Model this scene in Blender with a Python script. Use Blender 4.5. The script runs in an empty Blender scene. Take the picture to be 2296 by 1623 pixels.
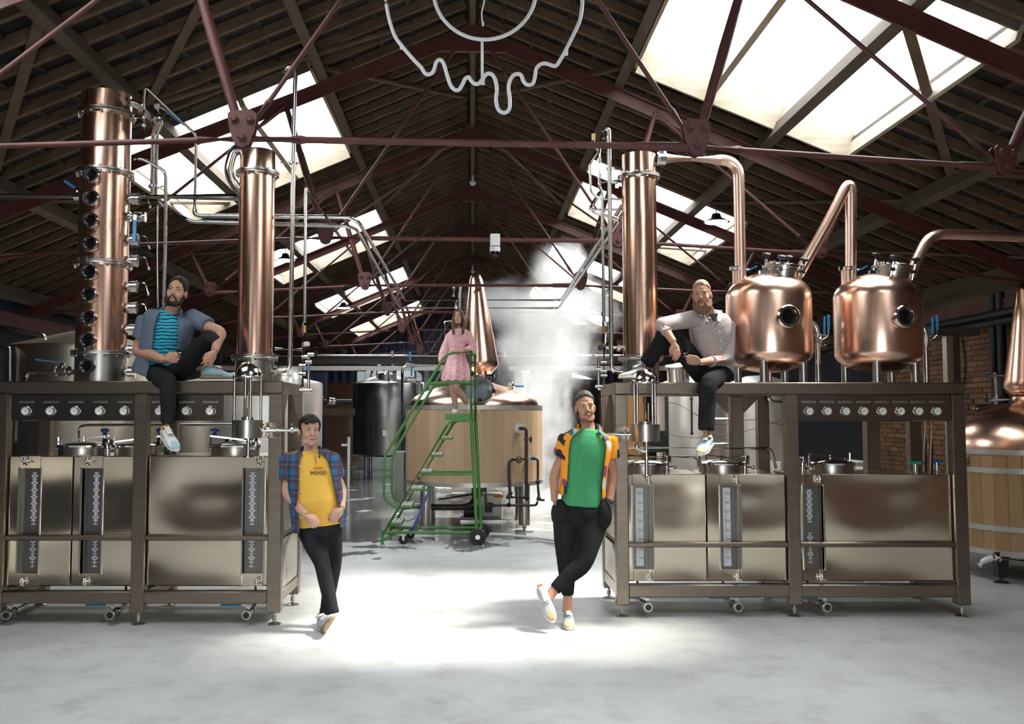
import bpy, bmesh, math, random
from mathutils import Vector, Matrix, noise
random.seed(7)
SC = bpy.context.scene
COL = SC.collection
# ---------------------------------------------------------------- camera
cam = bpy.data.cameras.new('camera')
cam.sensor_fit = 'HORIZONTAL'; cam.sensor_width = 36.0
cam.lens = 36.0 * 2000 / 2296
cam.shift_x = (1148 - 1060) / 2296
cam.clip_end = 200
camo = bpy.data.objects.new('camera', cam); COL.objects.link(camo)
camo.location = (0, 0, 1.73)
camo.rotation_euler = (math.radians(90) + math.atan(118.5 / 2000), 0, 0)
SC.camera = camo
# ---------------------------------------------------------------- sky, sun, exposure
SC.view_settings.view_transform = 'Standard'
SC.view_settings.look = 'None'
SC.view_settings.gamma = 1.0
SC.view_settings.use_curve_mapping = False
SC.view_settings.exposure = 0.92
W = bpy.data.worlds.new('sky'); SC.world = W; W.use_nodes = True
wn = W.node_tree.nodes; wn['Background'].inputs[0].default_value = (0.90, 0.96, 1.0, 1)
wn['Background'].inputs[1].default_value = 5.2
sun = bpy.data.lights.new('sun', 'SUN'); sun.energy = 9.0; sun.angle = math.radians(12); sun.color = (1.0, 0.95, 0.86)
suno = bpy.data.objects.new('sun', sun); COL.objects.link(suno)
suno.rotation_euler = Vector((-3.0, -.2, -5.2)).to_track_quat('-Z', 'Y').to_euler()
SC.cycles.use_denoising = True
SC.cycles.use_adaptive_sampling = True; SC.cycles.adaptive_threshold = 0.1; SC.cycles.adaptive_min_samples = 16
SC.cycles.max_bounces = 6; SC.cycles.diffuse_bounces = 3; SC.cycles.glossy_bounces = 3
SC.cycles.transmission_bounces = 6; SC.cycles.transparent_max_bounces = 12; SC.cycles.volume_bounces = 2
SC.cycles.sample_clamp_indirect = 8
SC.cycles.volume_step_rate = 4.0

# ---------------------------------------------------------------- materials
def nt_of(name):
    m = bpy.data.materials.new(name); m.use_nodes = True
    return m, m.node_tree.nodes, m.node_tree.links, m.node_tree.nodes['Principled BSDF']
def N(nodes, typ, **kw):
    n = nodes.new(typ)
    for k, v in kw.items():
        if hasattr(n, k): setattr(n, k, v)
        else: n.inputs[k.replace('_', ' ')].default_value = v
    return n
def coords(nodes, links, src='Object', scale=(1, 1, 1)):
    tc = nodes.new('ShaderNodeTexCoord'); mp = nodes.new('ShaderNodeMapping')
    mp.inputs['Scale'].default_value = scale
    if src == 'World':
        g = nodes.new('ShaderNodeNewGeometry'); links.new(g.outputs['Position'], mp.inputs[0])
    else: links.new(tc.outputs[src], mp.inputs[0])
    return mp.outputs[0]
def M(name, col, rough=0.5, metal=0.0, var=None, vscale=(4, 4, 4), src='Object', bump=0, bscale=None, rvar=0, sheen=0, spec=None, coat=0):
    """principled material; var = second colour reached through a noise stretched by vscale"""
    m, n, l, b = nt_of(name)
    b.inputs['Base Color'].default_value = (*col, 1); b.inputs['Roughness'].default_value = rough; b.inputs['Metallic'].default_value = metal
    if spec is not None: b.inputs['Specular IOR Level'].default_value = spec
    if coat: b.inputs['Coat Weight'].default_value = coat
    if sheen: b.inputs['Sheen Weight'].default_value = sheen
    if var or rvar or bump:
        no = N(n, 'ShaderNodeTexNoise', Scale=1.0, Detail=(2.0 if metal > .5 else 5.0), Roughness=0.5)
        l.new(coords(n, l, src, vscale), no.inputs['Vector'])
        rp = n.new('ShaderNodeValToRGB'); rp.color_ramp.elements[0].position = .35; rp.color_ramp.elements[1].position = .68
        l.new(no.outputs['Fac'], rp.inputs[0])
        if var:
            rp.color_ramp.elements[0].color = (*col, 1); rp.color_ramp.elements[1].color = (*var, 1)
            l.new(rp.outputs[0], b.inputs['Base Color'])
        if rvar:
            mr = n.new('ShaderNodeMapRange'); mr.inputs['To Min'].default_value = rough - rvar; mr.inputs['To Max'].default_value = rough + rvar
            l.new(no.outputs['Fac'], mr.inputs[0]); l.new(mr.outputs[0], b.inputs['Roughness'])
        if bump:
            nb = N(n, 'ShaderNodeTexNoise', Scale=1.0, Detail=(0.0 if metal > .5 else 4.0))
            l.new(coords(n, l, src, bscale or vscale), nb.inputs['Vector'])
            bp = n.new('ShaderNodeBump'); bp.inputs['Strength'].default_value = bump; bp.inputs['Distance'].default_value = (0.12 if metal > .5 else 0.01)
            l.new(nb.outputs['Fac'], bp.inputs['Height']); l.new(bp.outputs[0], b.inputs['Normal'])
    return m
MT = {}
MT['copper'] = M('copper', (0.92, 0.61, 0.465), .22, 1, var=(0.86, 0.53, 0.385), vscale=(9, 9, .5), rvar=.05)
MT['copper_pot'] = M('copper_pot', (0.92, 0.62, 0.485), .25, 1, var=(0.89, 0.57, 0.43), vscale=(5, 5, 2.5), rvar=.06)
MT['copper_pipe'] = M('copper_pipe', (0.91, 0.63, 0.50), .30, 1)
MT['steel'] = M('steel', (0.52, 0.495, 0.46), .30, 1, var=(0.46, 0.435, 0.40), vscale=(3, 3, 3), rvar=.06)
MT['frame_steel'] = M('frame_steel', (0.285, 0.235, 0.188), .34, 1, var=(0.235, 0.19, 0.15), vscale=(2, 2, 14), rvar=.06)
MT['tank_steel'] = M('tank_steel', (0.86, 0.75, 0.595), .20, 1, rvar=.03, vscale=(1.2, 1.2, 1.2), bump=1.0, bscale=(1.3, 1.3, 1.8))
MT['panel_steel'] = M('panel_steel', (0.36, 0.325, 0.285), .22, 1)
MT['dark_reflection_steel'] = M('dark_reflection_steel', (0.20, 0.185, 0.165), .4, 1)  # darker steel for the gauge recess: its dark reflection put into the colour
MT['polished'] = M('polished', (0.72, 0.71, 0.69), .14, 1)
MT['pipe_steel'] = M('pipe_steel', (0.62, 0.605, 0.58), .2, 1)
MT['iron_red'] = M('iron_red', (0.095, 0.025, 0.022), .55, 0, var=(0.062, 0.016, 0.013), vscale=(6, 6, 6), bump=.15, bscale=(30, 30, 30))
MT['timber'] = M('timber', (0.125, 0.082, 0.047), .85, 0, var=(0.07, 0.045, 0.026), vscale=(3, 3, 3), bump=.2, bscale=(20, 20, 20))
MT['purlin'] = M('purlin', (0.095, 0.07, 0.048), .85, 0, var=(0.055, 0.04, 0.027), vscale=(5, 1, 5), bump=.2, bscale=(20, 6, 20))
MT['pale_wood'] = M('pale_wood', (0.34, 0.285, 0.215), .75, 0, var=(0.25, 0.205, 0.15), vscale=(3, 3, 12))
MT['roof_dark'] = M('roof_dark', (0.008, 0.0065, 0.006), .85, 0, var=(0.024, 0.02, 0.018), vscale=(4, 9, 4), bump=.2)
MT['navy'] = M('navy', (0.008, 0.010, 0.018), .75, 0, var=(0.013, 0.016, 0.026), vscale=(1.5, 1.5, 1.5), bump=.1)
MT['blue_sheet'] = M('blue_sheet', (0.028, 0.045, 0.10), .5, 0, var=(0.02, 0.03, 0.065), vscale=(1, 1, .6))
MT['brick'] = M('brick', (0.25, 0.13, 0.065), .88, 0, var=(0.14, 0.075, 0.042), vscale=(2.2, 2.2, 2.2), src='World', bump=.3, bscale=(30, 30, 30))
MT['brick_b'] = M('brick_b', (0.33, 0.19, 0.10), .88, 0, var=(0.19, 0.11, 0.06), vscale=(2.6, 2.6, 2.6), src='World', bump=.3, bscale=(30, 30, 30))
MT['mortar'] = M('mortar', (0.15, 0.115, 0.085), .95, 0)
MT['black'] = M('black', (0.012, 0.012, 0.013), .45)
MT['black_iron'] = M('black_iron', (0.035, 0.030, 0.028), .42, .3, var=(0.07, 0.05, 0.04), vscale=(12, 12, 12))
MT['rubber'] = M('rubber', (0.016, 0.016, 0.017), .65)
MT['blue_grip'] = M('blue_grip', (0.015, 0.20, 0.46), .4)
MT['blue_dark'] = M('blue_dark', (0.01, 0.04, 0.30), .35)
MT['teal_grip'] = M('teal_grip', (0.01, 0.30, 0.24), .4)
MT['brass'] = M('brass', (0.62, 0.40, 0.16), .32, 1)
MT['white_plastic'] = M('white_plastic', (0.72, 0.74, 0.74), .45)
MT['white_paint'] = M('white_paint', (0.60, 0.58, 0.54), .5)
MT['neon_tube'] = M('neon_tube', (0.74, 0.76, 0.77), .35)
MT['neon_base'] = M('neon_base', (0.80, 0.82, 0.83), .4)
MT['green_paint'] = M('green_paint', (0.075, 0.235, 0.052), .45, 0, var=(0.055, 0.18, 0.04), vscale=(9, 9, 9))
MT['dial'] = M('dial', (0.78, 0.77, 0.73), .35)
MT['ink'] = M('ink', (0.03, 0.03, 0.03), .6)
MT['print_white'] = M('print_white', (0.62, 0.65, 0.68), .5)
MT['print_grey'] = M('print_grey', (0.10, 0.10, 0.10), .5)
MT['beige_steel'] = M('beige_steel', (0.62, 0.565, 0.475), .33, 1, var=(0.54, 0.48, 0.40), vscale=(1.2, 1.2, 1.2), rvar=.05)
MT['bright_steel'] = M('bright_steel', (0.80, 0.78, 0.74), .36, .85, var=(0.70, 0.67, 0.62), vscale=(1.2, 1.2, 1.2), rvar=.05)
MT['dark_steel'] = M('dark_steel', (0.40, 0.395, 0.385), .26, 1, var=(0.32, 0.315, 0.305), vscale=(2, 2, .7), rvar=.05)
MT['orange'] = M('orange', (0.80, 0.20, 0.03), .6)
MT['glass_dark'] = M('glass_dark', (0.008, 0.008, 0.008), .08)
MT['wire_orange'] = M('wire_orange', (0.35, 0.15, 0.08), .5)
MT['grey_box'] = M('grey_box', (0.25, 0.245, 0.235), .5, .4)
MT['ply'] = M('ply', (0.34, 0.17, 0.05), .7)
def glass_mat(name, col, rough=0.02):
    m, n, l, b = nt_of(name)
    b.inputs['Base Color'].default_value = (*col, 1); b.inputs['Roughness'].default_value = rough
    b.inputs['Transmission Weight'].default_value = 1; b.inputs['IOR'].default_value = 1.45
    return m
MT['glass'] = glass_mat('glass', (0.95, 0.97, 0.97))
MT['thin_glass'] = glass_mat('thin_glass', (0.97, 0.98, 0.98)); MT['thin_glass'].node_tree.nodes['Principled BSDF'].inputs['IOR'].default_value = 1.08
def wood_mat(name, c1, c2, c3):
    m, n, l, b = nt_of(name); b.inputs['Roughness'].default_value = .55
    no = N(n, 'ShaderNodeTexNoise', Scale=1.0, Detail=6.0, Roughness=.65); l.new(coords(n, l, 'Object', (22, 22, 1.1)), no.inputs['Vector'])
    rp = n.new('ShaderNodeValToRGB'); e = rp.color_ramp.elements; e[0].position = .3; e[1].position = .75
    e[0].color = (*c1, 1); e[1].color = (*c2, 1); l.new(no.outputs['Fac'], rp.inputs[0])
    oi = n.new('ShaderNodeObjectInfo'); mx = N(n, 'ShaderNodeMixRGB', blend_type='MIX'); mx.inputs[2].default_value = (*c3, 1)
    mt = n.new('ShaderNodeMath'); mt.operation = 'MULTIPLY'; mt.inputs[1].default_value = .75; l.new(oi.outputs['Random'], mt.inputs[0])
    l.new(mt.outputs[0], mx.inputs[0]); l.new(rp.outputs[0], mx.inputs[1]); l.new(mx.outputs[0], b.inputs['Base Color'])
    return m
MT['oak'] = wood_mat('oak', (0.42, 0.275, 0.165), (0.34, 0.215, 0.12), (0.50, 0.36, 0.235))
MT['oak_b'] = wood_mat('oak_b', (0.34, 0.20, 0.095), (0.25, 0.14, 0.06), (0.40, 0.26, 0.13))
def pane_mat():
    m = bpy.data.materials.new('skylight_sheet'); m.use_nodes = True; n = m.node_tree.nodes; l = m.node_tree.links; n.clear()
    o = n.new('ShaderNodeOutputMaterial'); t = n.new('ShaderNodeBsdfTransparent'); r = n.new('ShaderNodeBsdfTranslucent'); mx = n.new('ShaderNodeMixShader')
    t.inputs[0].default_value = (.97, .98, .98, 1); r.inputs[0].default_value = (.9, .92, .92, 1); mx.inputs[0].default_value = .22
    l.new(t.outputs[0], mx.inputs[1]); l.new(r.outputs[0], mx.inputs[2]); l.new(mx.outputs[0], o.inputs[0])
    return m
MT['pane'] = pane_mat()
def floor_mat():
    m, n, l, b = nt_of('concrete_floor')
    co = coords(n, l, 'World', (1, 1, 1))
    n1 = N(n, 'ShaderNodeTexNoise', Scale=.55, Detail=6.0, Roughness=.6); l.new(co, n1.inputs['Vector'])
    n2 = N(n, 'ShaderNodeTexNoise', Scale=3.2, Detail=8.0, Roughness=.7); l.new(co, n2.inputs['Vector'])
    r1 = n.new('ShaderNodeValToRGB'); e = r1.color_ramp.elements; e[0].position = .32; e[1].position = .62
    e[0].color = (.40, .405, .395, 1); e[1].color = (.56, .565, .56, 1); l.new(n1.outputs['Fac'], r1.inputs[0])
    r2 = n.new('ShaderNodeValToRGB'); e = r2.color_ramp.elements; e[0].position = .28; e[1].position = .5
    e[0].color = (.74, .72, .68, 1); e[1].color = (1, 1, 1, 1); l.new(n2.outputs['Fac'], r2.inputs[0])
    mu = N(n, 'ShaderNodeMixRGB', blend_type='MULTIPLY'); mu.inputs[0].default_value = 1; l.new(r1.outputs[0], mu.inputs[1]); l.new(r2.outputs[0], mu.inputs[2])
    # wet patches left by the drains, around and behind the still
    sp = n.new('ShaderNodeSeparateXYZ'); g = n.new('ShaderNodeNewGeometry'); l.new(g.outputs['Position'], sp.inputs[0])
    mr = n.new('ShaderNodeMapRange'); mr.inputs[1].default_value = 9.8; mr.inputs[2].default_value = 13.0; mr.inputs[3].default_value = -.22; mr.inputs[4].default_value = .12
    l.new(sp.outputs['Y'], mr.inputs[0])
    n3 = N(n, 'ShaderNodeTexNoise', Scale=.9, Detail=5.0, Roughness=.62, Distortion=.4); l.new(co, n3.inputs['Vector'])
    ad = n.new('ShaderNodeMath'); ad.operation = 'ADD'; l.new(n3.outputs['Fac'], ad.inputs[0]); l.new(mr.outputs[0], ad.inputs[1])
    r3 = n.new('ShaderNodeValToRGB'); e = r3.color_ramp.elements; e[0].position = .50; e[1].position = .53; l.new(ad.outputs[0], r3.inputs[0])
    wet = N(n, 'ShaderNodeMixRGB', blend_type='MULTIPLY'); l.new(r3.outputs[0], wet.inputs[0]); l.new(mu.outputs[0], wet.inputs[1]); wet.inputs[2].default_value = (.42, .41, .39, 1)
    l.new(wet.outputs[0], b.inputs['Base Color'])
    rr = n.new('ShaderNodeMapRange'); rr.inputs[3].default_value = .50; rr.inputs[4].default_value = .10; l.new(r3.outputs[0], rr.inputs[0]); l.new(rr.outputs[0], b.inputs['Roughness'])
    bp = n.new('ShaderNodeBump'); bp.inputs['Strength'].default_value = .12; bp.inputs['Distance'].default_value = .01; l.new(n2.outputs['Fac'], bp.inputs['Height']); l.new(bp.outputs[0], b.inputs['Normal'])
    return m
MT['floor'] = floor_mat()
def wall_brick_mat(name, c1, c2, mo):
    m, n, l, b = nt_of(name); b.inputs['Roughness'].default_value = .9
    g = n.new('ShaderNodeNewGeometry'); sp = n.new('ShaderNodeSeparateXYZ'); l.new(g.outputs['Position'], sp.inputs[0])
    ad = n.new('ShaderNodeMath'); ad.operation = 'ADD'; l.new(sp.outputs['X'], ad.inputs[0]); l.new(sp.outputs['Y'], ad.inputs[1])
    cb = n.new('ShaderNodeCombineXYZ'); l.new(ad.outputs[0], cb.inputs[0]); l.new(sp.outputs['Z'], cb.inputs[1])
    br = N(n, 'ShaderNodeTexBrick', Scale=1.0); br.inputs['Brick Width'].default_value = .225; br.inputs['Row Height'].default_value = .075; br.inputs['Mortar Size'].default_value = .006
    br.inputs['Color1'].default_value = (*c1, 1); br.inputs['Color2'].default_value = (*c2, 1); br.inputs['Mortar'].default_value = (*mo, 1)
    l.new(cb.outputs[0], br.inputs['Vector']); l.new(br.outputs[0], b.inputs['Base Color'])
    return m
MT['wall_brick'] = wall_brick_mat('wall_brick', (.19, .085, .045), (.11, .05, .03), (.13, .10, .08))

# ---------------------------------------------------------------- mesh helpers
def V(*a): return Vector(a[0] if len(a) == 1 else a)
def frame_of(d):
    d = Vector(d).normalized(); u = Vector((0, 0, 1)) if abs(d.z) < .9 else Vector((1, 0, 0))
    s = d.cross(u).normalized(); return s, s.cross(d).normalized(), d
class MB:
    def __init__(s): s.v = []; s.f = []; s.m = []
    def add(s, vs, fs, mi=0):
        o = len(s.v); s.v += [Vector(x) for x in vs]; s.f += [tuple(i + o for i in f) for f in fs]; s.m += [mi] * len(fs); return s
    def hexa(s, p, mi=0):  # 8 corners: bottom 4 ccw, top 4 ccw
        return s.add(p, [(3, 2, 1, 0), (4, 5, 6, 7), (0, 1, 5, 4), (1, 2, 6, 5), (2, 3, 7, 6), (3, 0, 4, 7)], mi)
    def box(s, c, sz, R=None, mi=0, b=0):
        hx, hy, hz = sz[0] / 2, sz[1] / 2, sz[2] / 2
        c = Vector(c)
        if b <= 0:
            P_ = [(-hx, -hy, -hz), (hx, -hy, -hz), (hx, hy, -hz), (-hx, hy, -hz), (-hx, -hy, hz), (hx, -hy, hz), (hx, hy, hz), (-hx, hy, hz)]
            return s.hexa([c + (R @ Vector(q) if R else Vector(q)) for q in P_], mi)
        b = min(b, hx * .9, hy * .9, hz * .9)
        rings = []
        for z, i in ((-hz, b), (-hz + b, 0), (hz - b, 0), (hz, b)):
            x, y, k = hx - i, hy - i, b * .6 if i == 0 else b * .3
            rings.append([(-x + k, -y, z), (x - k, -y, z), (x, -y + k, z), (x, y - k, z), (x - k, y, z), (-x + k, y, z), (-x, y - k, z), (-x, -y + k, z)])
        vs = [c + (R @ Vector(q) if R else Vector(q)) for r in rings for q in r]; fs = [tuple(range(7, -1, -1)), tuple(range(24, 32))]
        for r in range(3):
            for k in range(8): a, bb = r * 8 + k, r * 8 + (k + 1) % 8; fs.append((a, bb, bb + 8, a + 8))
        return s.add(vs, fs, mi)
    def bb(s, x0, x1, y0, y1, z0, z1, mi=0, b=0): return s.box(((x0 + x1) / 2, (y0 + y1) / 2, (z0 + z1) / 2), (abs(x1 - x0), abs(y1 - y0), abs(z1 - z0)), None, mi, b)
    def cyl(s, p0, p1, r0, r1=None, n=16, mi=0, caps=True):
        r1 = r0 if r1 is None else r1; p0, p1 = Vector(p0), Vector(p1); a, b, d = frame_of(p1 - p0)
        vs = []
        for p, r in ((p0, r0), (p1, r1)):
            for k in range(n): t = 2 * math.pi * k / n; vs.append(p + a * (r * math.cos(t)) + b * (r * math.sin(t)))
        fs = [(k, (k + 1) % n, n + (k + 1) % n, n + k) for k in range(n)]
        fs = [f[::-1] for f in fs]
        if caps: fs += [tuple(range(n)), tuple(range(2 * n - 1, n - 1, -1))]
        return s.add(vs, fs, mi)
    def lathe(s, prof, o=(0, 0, 0), ax=(0, 0, 1), n=40, mi=0, close=False):
        o = Vector(o); a, b, d = frame_of(ax); vs = []; fs = []
        for r, z in prof:
            for k in range(n): t = 2 * math.pi * k / n; vs.append(o + d * z + a * (r * math.cos(t)) + b * (r * math.sin(t)))
        m = len(prof)
        for j in range(m - 1 + (1 if close else 0)):
            for k in range(n):
                j2 = (j + 1) % m; k2 = (k + 1) % n; fs.append((j * n + k, j2 * n + k, j2 * n + k2, j * n + k2))
        if not close:
            if prof[0][0] > 1e-4: fs.append(tuple(range(n)))
            if prof[-1][0] > 1e-4: fs.append(tuple(range(m * n - 1, (m - 1) * n - 1, -1)))
        return s.add(vs, fs, mi)
    def tube(s, pts, r, n=10, bend=0, mi=0, caps=True, seg=5):
        pts = [Vector(p) for p in pts]; q = []; rr = r if isinstance(r, (list, tuple)) else None
        if bend and len(pts) > 2:
            q = [pts[0]]
            for i in range(1, len(pts) - 1):
                A, B, Cc = pts[i - 1], pts[i], pts[i + 1]; u = (A - B); w = (Cc - B)
                L = min(bend, u.length * .48, w.length * .48); p0, p2 = B + u.normalized() * L, B + w.normalized() * L
                for k in range(seg + 1): t = k / seg; q.append(p0 * (1 - t) ** 2 + B * (2 * t * (1 - t)) + p2 * t * t)
            q.append(pts[-1])
        else: q = pts
        m = len(q); vs = []; fs = []; pa = None
        for i in range(m):
            d = (q[min(i + 1, m - 1)] - q[max(i - 1, 0)]).normalized()
            if pa is None: a, b, _ = frame_of(d)
            else: a = (pa - d * pa.dot(d)).normalized(); b = d.cross(a)
            pa = a; ri = rr[i] if rr and not bend else (r if not rr else rr[0])
            ra, rb = ri if isinstance(ri, (tuple, list)) else (ri, ri)
            for k in range(n): t = 2 * math.pi * k / n; vs.append(q[i] + a * (ra * math.cos(t)) + b * (rb * math.sin(t)))
        for i in range(m - 1):
            for k in range(n): fs.append((i * n + k, i * n + (k + 1) % n, (i + 1) * n + (k + 1) % n, (i + 1) * n + k))
        if caps: fs += [tuple(range(n - 1, -1, -1)), tuple(range((m - 1) * n, m * n))]
        return s.add(vs, fs, mi)
    def prism(s, poly, ex, mi=0):
        n = len(poly); ex = Vector(ex); a = [Vector(p) for p in poly]
        return s.add(a + [p + ex for p in a], [tuple(range(n - 1, -1, -1)), tuple(range(n, 2 * n))] + [(k, (k + 1) % n, n + (k + 1) % n, n + k) for k in range(n)], mi)
    def ell(s, c, r, R=None, n=14, mi=0):
        c = Vector(c); r = (r, r, r) if not isinstance(r, (tuple, list)) else r; vs = [c + (R @ Vector((0, 0, -r[2])) if R else Vector((0, 0, -r[2])))]; fs = []; m = n // 2
        for j in range(1, m):
            ph = -math.pi / 2 + math.pi * j / m
            for k in range(n):
                t = 2 * math.pi * k / n; q = Vector((r[0] * math.cos(ph) * math.cos(t), r[1] * math.cos(ph) * math.sin(t), r[2] * math.sin(ph))); vs.append(c + (R @ q if R else q))
        q = Vector((0, 0, r[2])); vs.append(c + (R @ q if R else q)); top = len(vs) - 1
        for k in range(n): fs.append((0, 1 + (k + 1) % n, 1 + k)); fs.append((top, top - n + k, top - n + (k + 1) % n))
        for j in range(m - 2):
            for k in range(n): a = 1 + j * n + k; b = 1 + j * n + (k + 1) % n; fs.append((a, b, b + n, a + n))
        return s.add(vs, fs, mi)
    def torus(s, c, ax, R, r, n=28, m=8, mi=0):
        return s.lathe([(R + r * math.cos(2 * math.pi * k / m), r * math.sin(2 * math.pi * k / m)) for k in range(m)], c, ax, n, mi, True)
    def ringrect(s, c, ax, ri, ro, h, n=36, mi=0): return s.lathe([(ri, 0), (ro, 0), (ro, h), (ri, h)], c, ax, n, mi, True)
WL = {}
def wl(o): return WL.get(o.name, Vector((0, 0, 0)))
def link_mesh(name, me, parent, origin):
    o = bpy.data.objects.new(name, me); COL.objects.link(o); WL[o.name] = Vector(origin)
    if parent is not None: o.parent = parent; o.location = Vector(origin) - wl(parent)
    else: o.location = origin
    return o
def obj(name, mb, mats, parent=None, smooth=38, origin=None):
    me = mb if isinstance(mb, bpy.types.Mesh) else None
    if me is None:
        me = bpy.data.meshes.new(name); vs = mb.v
        if origin is None:
            xs = [v.x for v in vs]; ys = [v.y for v in vs]; zs = [v.z for v in vs]
            origin = Vector(((min(xs) + max(xs)) / 2, (min(ys) + max(ys)) / 2, min(zs)))
        me.from_pydata([v - Vector(origin) for v in vs], [], mb.f); me.polygons.foreach_set('material_index', mb.m)
        me.update()
        bm = bmesh.new(); bm.from_mesh(me); bmesh.ops.recalc_face_normals(bm, faces=bm.faces); bm.to_mesh(me); bm.free()
        if smooth: me.polygons.foreach_set('use_smooth', [True] * len(me.polygons)); me.set_sharp_from_angle(angle=math.radians(smooth))
    for k in (mats if isinstance(mats, (list, tuple)) else [mats]): me.materials.append(MT[k] if isinstance(k, str) else k)
    return link_mesh(name, me, parent, origin if origin is not None else (0, 0, 0))
def inst(src, loc, parent=None, rot=None, name=None):
    o = bpy.data.objects.new(name or src.name.split('.')[0], src.data); COL.objects.link(o); WL[o.name] = Vector(loc)
    o.location = Vector(loc) - (wl(parent) if parent else Vector((0, 0, 0)))
    if rot is not None: o.rotation_euler = rot
    if parent: o.parent = parent
    return o
def thing(name, loc, label, cat, group=None):
    o = bpy.data.objects.new(name, None); COL.objects.link(o); o.location = loc; o.empty_display_size = .1; WL[o.name] = Vector(loc)
    return tag(o, label, cat, group)
def tag(o, label, cat, group=None):
    o['label'] = label; o['category'] = cat
    if group: o['group'] = group
    return o
def struct(o, label=None):
    o['kind'] = 'structure'
    if label: o['label'] = label
    return o
def stuff(o): o['kind'] = 'stuff'; return o
def blob(mb, voxel, smooth=2, fac=.5):
    """union of closed pieces as one continuous surface; returns a MB"""
    me = bpy.data.meshes.new('tmp'); me.from_pydata([tuple(v) for v in mb.v], [], mb.f)
    bm = bmesh.new(); bm.from_mesh(me); bmesh.ops.recalc_face_normals(bm, faces=bm.faces); bm.to_mesh(me); bm.free()
    o = bpy.data.objects.new('tmp', me); COL.objects.link(o)
    md = o.modifiers.new('r', 'REMESH'); md.mode = 'VOXEL'; md.voxel_size = voxel
    if smooth: sm = o.modifiers.new('s', 'SMOOTH'); sm.iterations = smooth; sm.factor = fac
    dg = bpy.context.evaluated_depsgraph_get(); ev = o.evaluated_get(dg).to_mesh()
    out = MB(); out.v = [v.co.copy() for v in ev.vertices]; out.f = [tuple(p.vertices) for p in ev.polygons]; out.m = [0] * len(out.f)
    o.evaluated_get(dg).to_mesh_clear(); bpy.data.objects.remove(o); bpy.data.meshes.remove(me)
    return out
def text_mb(txt, size, c, xdir, updir, th=.002, mi=0, mb=None):
    cu = bpy.data.curves.new('t', 'FONT'); cu.body = txt; cu.size = size; cu.align_x = 'CENTER'; cu.align_y = 'CENTER'; cu.resolution_u = 2; cu.extrude = th
    o = bpy.data.objects.new('t', cu); COL.objects.link(o); dg = bpy.context.evaluated_depsgraph_get(); ev = o.evaluated_get(dg).to_mesh()
    mb = mb or MB(); x = Vector(xdir).normalized(); u = Vector(updir).normalized(); nrm = x.cross(u); c = Vector(c)
    mb.add([c + x * v.co.x + u * v.co.y + nrm * v.co.z for v in ev.vertices], [tuple(p.vertices) for p in ev.polygons], mi)
    o.evaluated_get(dg).to_mesh_clear(); bpy.data.objects.remove(o); bpy.data.curves.remove(cu)
    return mb

MT['roof_batten'] = M('roof_batten', (0.045, 0.032, 0.021), .9, 0, var=(0.025, 0.018, 0.012), vscale=(4, 4, 4))
# ---------------------------------------------------------------- the hall
HW, Y0, Y1, AZ, KS = 7.0, -4.0, 35.7, 6.26, 0.42
CN, SN = 1 / math.hypot(1, KS), KS / math.hypot(1, KS)
EZ = AZ - KS * HW
def RP(sd, x, y, h): return Vector((sd * (x + h * SN), y, AZ - KS * x + h * CN))
def rbox(mb, sd, x0, x1, y0, y1, h0, h1, mi=0):
    return mb.hexa([RP(sd, x0, y0, h0), RP(sd, x1, y0, h0), RP(sd, x1, y1, h0), RP(sd, x0, y1, h0), RP(sd, x0, y0, h1), RP(sd, x1, y0, h1), RP(sd, x1, y1, h1), RP(sd, x0, y1, h1)], mi)
fl = struct(obj('floor', MB().bb(-HW - .3, HW + .3, Y0, Y1 + .3, -.2, 0), 'floor'), 'pale worn concrete floor with wet patches by the still')
wr = struct(obj('wall_right', MB().bb(HW + .03, HW + .3, 11.0, 15.6, 0, EZ + .25), 'mortar'), 'brown brick side wall')
struct(obj('wall_right_far', MB().bb(HW, HW + .3, 15.6, Y1, 0, EZ + .25), 'navy'), 'dark navy painted far end of the side wall')
struct(obj('wall_right_near', MB().bb(HW, HW + .3, Y0, 11.0, 0, EZ + .25), 'wall_brick'), 'brown brick wall nearer than the vats')
wlft = struct(obj('wall_left', MB().bb(-HW - .3, -HW, Y0, Y1, 0, EZ + .25), 'navy'), 'dark navy painted side wall')
wb = struct(obj('wall_back', MB().bb(-HW, HW, Y1, Y1 + .3, 0, EZ), 'wall_brick'), 'brown brick end wall under the blue cladding')
wf = MB(); wf.bb(-HW, -1.5, Y0 - .3, Y0, 0, EZ + .25); wf.bb(1.5, HW, Y0 - .3, Y0, 0, EZ + .25); wf.bb(-1.5, 1.5, Y0 - .3, Y0, 2.4, EZ + .25); wf.prism([(-HW, Y0, EZ), (HW, Y0, EZ), (HW * .0, Y0, AZ + .3)], (0, -.3, 0))
struct(obj('wall_front', wf, 'wall_brick'))
# individual bricks of the side wall, where they are large enough to pick out
b0, b1 = [obj('brick', MB().box((HW, 11.2, 1), (.06, .215, .065)), m_, wr, 0, (HW, 11.2, 1)) for m_ in ('brick', 'brick_b')]
k = 0; rest = MB()
for r in range(44):
    z = .04 + r * .075
    if z + .035 > EZ: break
    for c in range(19):
        y = 11.12 + c * .225 + (.1125 if r % 2 else 0)
        if y > 15.48: continue
        dx = random.uniform(-.008, .008)
        if z > 1.15 and 11.3 < y < 15.0 and k < 296:
            if k < 2: o = (b0, b1)[k]; o.location = Vector((HW + .02 + dx, y, z)) - wl(wr)
            else: inst(random.choice((b0, b1)), (HW + .02 + dx, y, z), wr)
            k += 1
        else: rest.box((HW + .02 + dx, y, z), (.06, .215, .065))
stuff(obj('brick_courses', rest, 'brick', wr, 0))
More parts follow.
